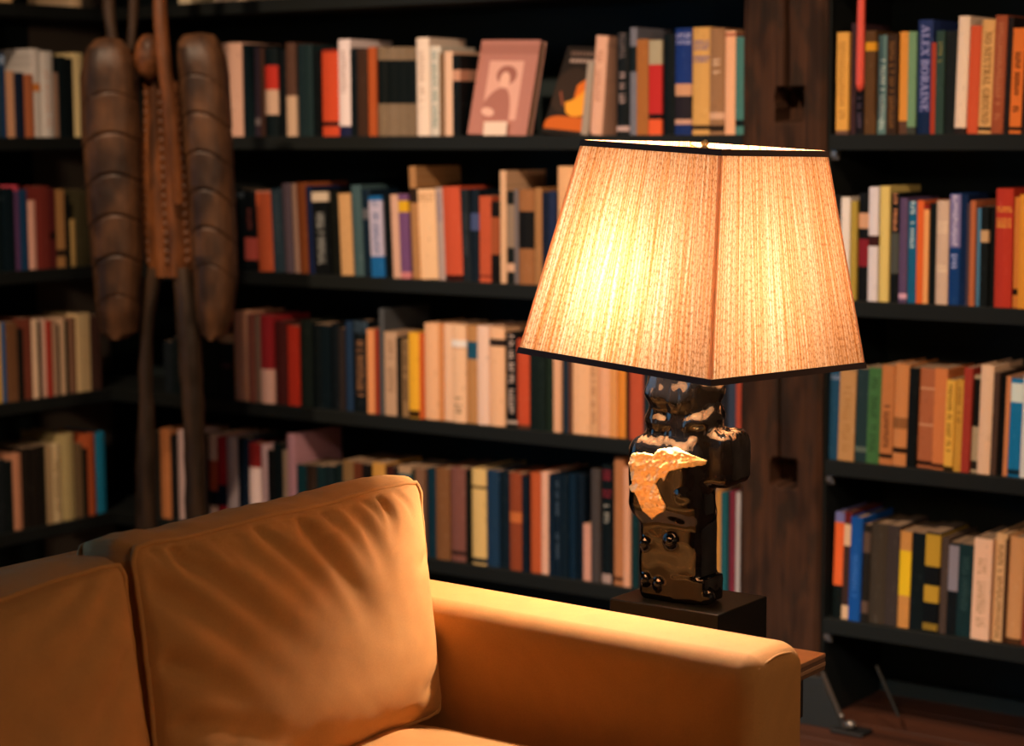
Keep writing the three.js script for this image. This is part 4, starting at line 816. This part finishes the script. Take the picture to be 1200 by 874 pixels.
// ------------------------------------------------------------ carved wooden figure by the corner
{
  const fg = thing('carved_figure', 'tall carved wooden figure with two ridged shell-like wings and thin legs', 'sculpture', [.56, 0, .36], .6);
  const wood = (a, b, c, k, rep) => { const t = woodTex(a, b, c, 5, 5, k); t.repeat.set(...(rep ?? [1, 1])); return phys({ map: t, roughness: .5, specularIntensity: .55 }); };
  const dark = wood([.15, .10, .068], [.37, .25, .155], [.10, .066, .05], 41), warm = wood([.24, .14, .075], [.50, .30, .15], [.14, .085, .05], 52), dull = wood([.12, .09, .068], [.26, .19, .13], [.09, .07, .05], 63);
  // a long shell: lofted flattened sections with overlapping ridges
  function wing(cx, rows, flip, pitch, y0) {
    const nu = 72, nv = 300, ps = [], uv = [], ix = [], yT = rows[0][0], yB = rows[rows.length - 1][0];
    const at = y => { let k = 0; while (k < rows.length - 2 && y < rows[k + 1][0]) k++; const [a, l0, r0] = rows[k], [b, l1, r1] = rows[k + 1], t = clamp((a - y) / (a - b), 0, 1), s = t * t * (3 - 2 * t) * .5 + t * .5; return [lerp(l0, l1, s), lerp(r0, r1, s)]; };
    for (let j = 0; j <= nv; j++) for (let i = 0; i <= nu; i++) {
      const tv = j / nv, y = lerp(yT, yB, tv), [l, r] = at(y), th = i / nu * Math.PI * 2, c = (l + r) / 2, hw = Math.max(.0005, (r - l) / 2);
      const cap = Math.sqrt(Math.max(0, 1 - (1 - clamp((yT - y) / .075, 0, 1)) ** 2)), dp = .055 * Math.max(.01, cap) * (1 - .25 * smooth(.8, .72, y));
      const X = Math.sign(Math.cos(th)) * Math.pow(Math.abs(Math.cos(th)), .8), Zz = Math.sign(Math.sin(th)) * Math.pow(Math.abs(Math.sin(th)), .8);
      const arch = y + .028 * X * X - flip * .010 * X, ph = (y0 - arch) / pitch, fr = ph - Math.floor(ph), on = ph > 0 && ph < 5 ? 1 : 0;
      const ridge = on * (.0022 * fr - .0045 * Math.exp(-(((fr > .5 ? 1 - fr : fr) / .030) ** 2))) + .0016 * fbm(X * 2, y * 12, cx * 9);
      ps.push(c + X * (hw + ridge * .5), y, Zz * (dp + ridge) + .03); uv.push(i / nu * 2, y * 2.2);
    }
    for (let j = 0; j < nv; j++) for (let i = 0; i < nu; i++) { const n = j * (nu + 1) + i; ix.push(n, n + nu + 1, n + 1, n + 1, n + nu + 1, n + nu + 2); }
    const g = new THREE.BufferGeometry(); g.setAttribute('position', new THREE.Float32BufferAttribute(ps, 3)); g.setAttribute('uv', new THREE.Float32BufferAttribute(uv, 2)); g.setIndex(ix);
    const m = g; m.computeVertexNormals(); return m;
  }
  part('wing', wing(-.1, [[1.389, -.101, -.099], [1.382, -.130, -.068], [1.36, -.147, -.050], [1.33, -.156, -.041], [1.30, -.162, -.037], [1.19, -.163, -.035], [1.06, -.157, -.035], [.90, -.148, -.037], [.79, -.141, -.045], [.74, -.134, -.052], [.725, -.115, -.075]], 1, .089, 1.268), dark, fg, 'dark ridged wooden wing');
  part('wing', wing(.11, [[1.397, .104, .106], [1.391, .064, .136], [1.372, .052, .147], [1.34, .050, .158], [1.30, .053, .164], [1.19, .060, .167], [1.0, .074, .172], .85 && [.85, .078, .173], [.77, .082, .163], [.735, .092, .150], [.722, .105, .13]], -1, .083, 1.305), dark, fg, 'dark ridged wooden wing');
  // head knob
  const hg = new THREE.SphereGeometry(1, 32, 24); hg.scale(.032, .052, .034); hg.translate(-.010, 1.343, .035); { const P = hg.attributes.position; for (let i = 0; i < P.count; i++) { const y = P.getY(i); P.setXYZ(i, P.getX(i) * 1, y, P.getZ(i) + .004 * fbm(P.getX(i) * 30, y * 30)); } hg.computeVertexNormals(); }
  part('head', hg, warm, fg);
  // carved trunk: a tapered flat body with a raised rib either side and pearl carving
  const bw = new THREE.BoxGeometry(1, 1, 1, 40, 60, 6), B = bw.attributes.position;
  for (let i = 0; i < B.count; i++) { const sx = B.getX(i) * 2, t = .5 - B.getY(i), sz = B.getZ(i) * 2, y = lerp(1.292, .86, t), hw = lerp(.040, .056, smooth(0, .5, t)) * (1 - .15 * smooth(.85, 1, t)), c = lerp(.012, .021, t); const ribs = .006 * Math.exp(-(((sx + .42) / .16) ** 2)) + .007 * Math.exp(-(((sx - .28) / .2) ** 2)) - .005 * Math.exp(-(((sx + .06) / .09) ** 2)) - .005 * Math.exp(-(((sx - .72) / .1) ** 2)); B.setXYZ(i, c + sx * hw, y, sz > 0 ? sz * (.030 * Math.sqrt(Math.max(.05, 1 - sx * sx * .8)) + ribs) : sz * .02); }
  bw.computeVertexNormals(); const trunk = part('trunk', bw, warm, fg, 'warm brown carved trunk');
  const bead = new THREE.SphereGeometry(.0082, 10, 8), beads = [];
  for (let k = 0; k < 19; k++) { const t = (k + .8) / 20, y = lerp(1.28, .87, t), hw = lerp(.040, .056, smooth(0, .5, t)), c = lerp(.012, .021, t); for (const sx of [-.06, .72, -.82]) beads.push(bead.clone().scale(1, 1.15, .8).translate(c + sx * hw, y, .029 * Math.sqrt(1 - sx * sx * .8) - .0045)); }
  const bm = part('bead_carving', merge(beads), warm, trunk); 
  // long staff in front, slightly bent, with a swelling
  const taper = (pts, rs, seg, mat, name, label) => {
    const cv = new THREE.CatmullRomCurve3(pts.map(p => V(...p))), g = new THREE.TubeGeometry(cv, seg, 1, 14), P = g.attributes.position;
    for (let j = 0; j <= seg; j++) { const t = j / seg, c = cv.getPointAt(t), f = t * (rs.length - 1), k = Math.min(rs.length - 2, Math.floor(f)), r0 = lerp(rs[k], rs[k + 1], f - k); for (let i = 0; i <= 14; i++) { const n = j * 15 + i, r = r0 * (1 + .12 * noise(c.y * 22, i * .4, c.x * 40)); P.setXYZ(n, c.x + (P.getX(n) - c.x) * r, c.y + (P.getY(n) - c.y) * r, c.z + (P.getZ(n) - c.z) * r); } }
    g.computeVertexNormals(); return part(name, g, mat, fg, label);
  };
  taper([[.024, 1.95, .03], [.024, 1.62, .06], [.027, 1.47, .085], [.030, 1.38, .092], [.041, 1.25, .090], [.050, 1.12, .078], [.054, 1.025, .064]], [.016, .019, .020, .014, .017, .016, .010], 90, warm, 'staff', 'orange-brown bent wooden staff');
  taper([[-.085, 1.95, -.02], [-.10, 1.62, -.01], [-.103, 1.47, 0], [-.095, 1.37, .01]], [.012, .014, .015, .013], 40, dull, 'stem');
  taper([[-.03, 1.95, -.01], [-.042, 1.6, .0], [-.047, 1.46, .005], [-.054, 1.36, .012]], [.012, .013, .013, .010], 40, dull, 'stem');
  taper([[-.012, .88, .01], [-.028, .80, .012], [-.038, .70, .012], [-.041, .55, .01], [-.047, .35, .008], [-.05, .0, 0]], [.018, .015, .016, .023, .024, .023, .025], 70, dull, 'leg');
  taper([[.045, .88, .01], [.056, .80, .014], [.062, .66, .014], [.066, .52, .01], [.065, .33, .006], [.066, .0, 0]], [.022, .027, .025, .024, .027, .028, .028], 70, dull, 'leg');
  part('base', new THREE.CylinderGeometry(.13, .14, .03, 32).translate(0.01, .015, 0), dull, fg);
}
// ------------------------------------------------------------ hanging red pull and the folded stand on the floor
{
  const g = new THREE.LatheGeometry([[0, -.0], [.003, .0008], [.0066, .006], [.0085, .016], [.0082, .06], [.0074, .20], [.0066, .30], [.004, .31], [0, .312]].map(p => new THREE.Vector2(...p)), 20); 
  const o = thing('hanging_pull', 'glossy red rounded pull hanging in front of the books past the post', 'pull', [2.1145, 1.250, .05]);
  part('handle', g, phys({ color: rgb(.66, .08, .05), roughness: .35, clearcoat: .5 }), o);
  part('cord', new THREE.CylinderGeometry(.0016, .0016, H - 1.25 - .31, 8).translate(0, .31 + (H - 1.56) / 2, 0), M.pages, o);
}
{
  const o = thing('folding_stand', 'dark folded stand with slanted pale-edged panel on the floor by the post', 'stand', [2.03, 0, .03]);
  const sh = new THREE.Shape([[-.12, .0], [.066, .0], [.016, .098], [-.12, .098]].map(p => new THREE.Vector2(...p)));
  part('panel', new THREE.ExtrudeGeometry(sh, { depth: .012, bevelEnabled: true, bevelSize: .001, bevelThickness: .001, bevelSegments: 1 }), std({ color: rgb(.012, .017, .019), roughness: .6 }), o);
  const bar = (x0, y0, x1, y1, w, z, m, l) => { const L = Math.hypot(x1 - x0, y1 - y0), b = rbx(-w / 2, w / 2, 0, L, -.004, .004, .0015, 1); b.rotateZ(Math.atan2(y1 - y0, x1 - x0) - Math.PI / 2); b.translate(x0, y0, z); return part('leg', b, m, o, l); };
  const grey = std({ color: rgb(.05, .042, .036), roughness: .7 });
  bar(.074, .002, .018, .112, .007, .012, grey, 'pale slanted edge bar'); bar(.165, .035, .115, .13, .004, -.03, std({ color: rgb(.010, .012, .012), roughness: .8 }), 'thin slanted bar');
  part('knob', new THREE.SphereGeometry(.010, 20, 14).scale(1.1, .9, 1).translate(.085, .018, .02), M.steel, o, 'round steel knob');
  part('knob', new THREE.SphereGeometry(.005, 14, 10).translate(.066, .032, .02), M.steel, o, 'round steel knob');
  part('foot', rbx(.05, .12, 0, .008, -.01, .04, .002, 1), M.blackMetal, o);
}
renderer.render(scene, camera);
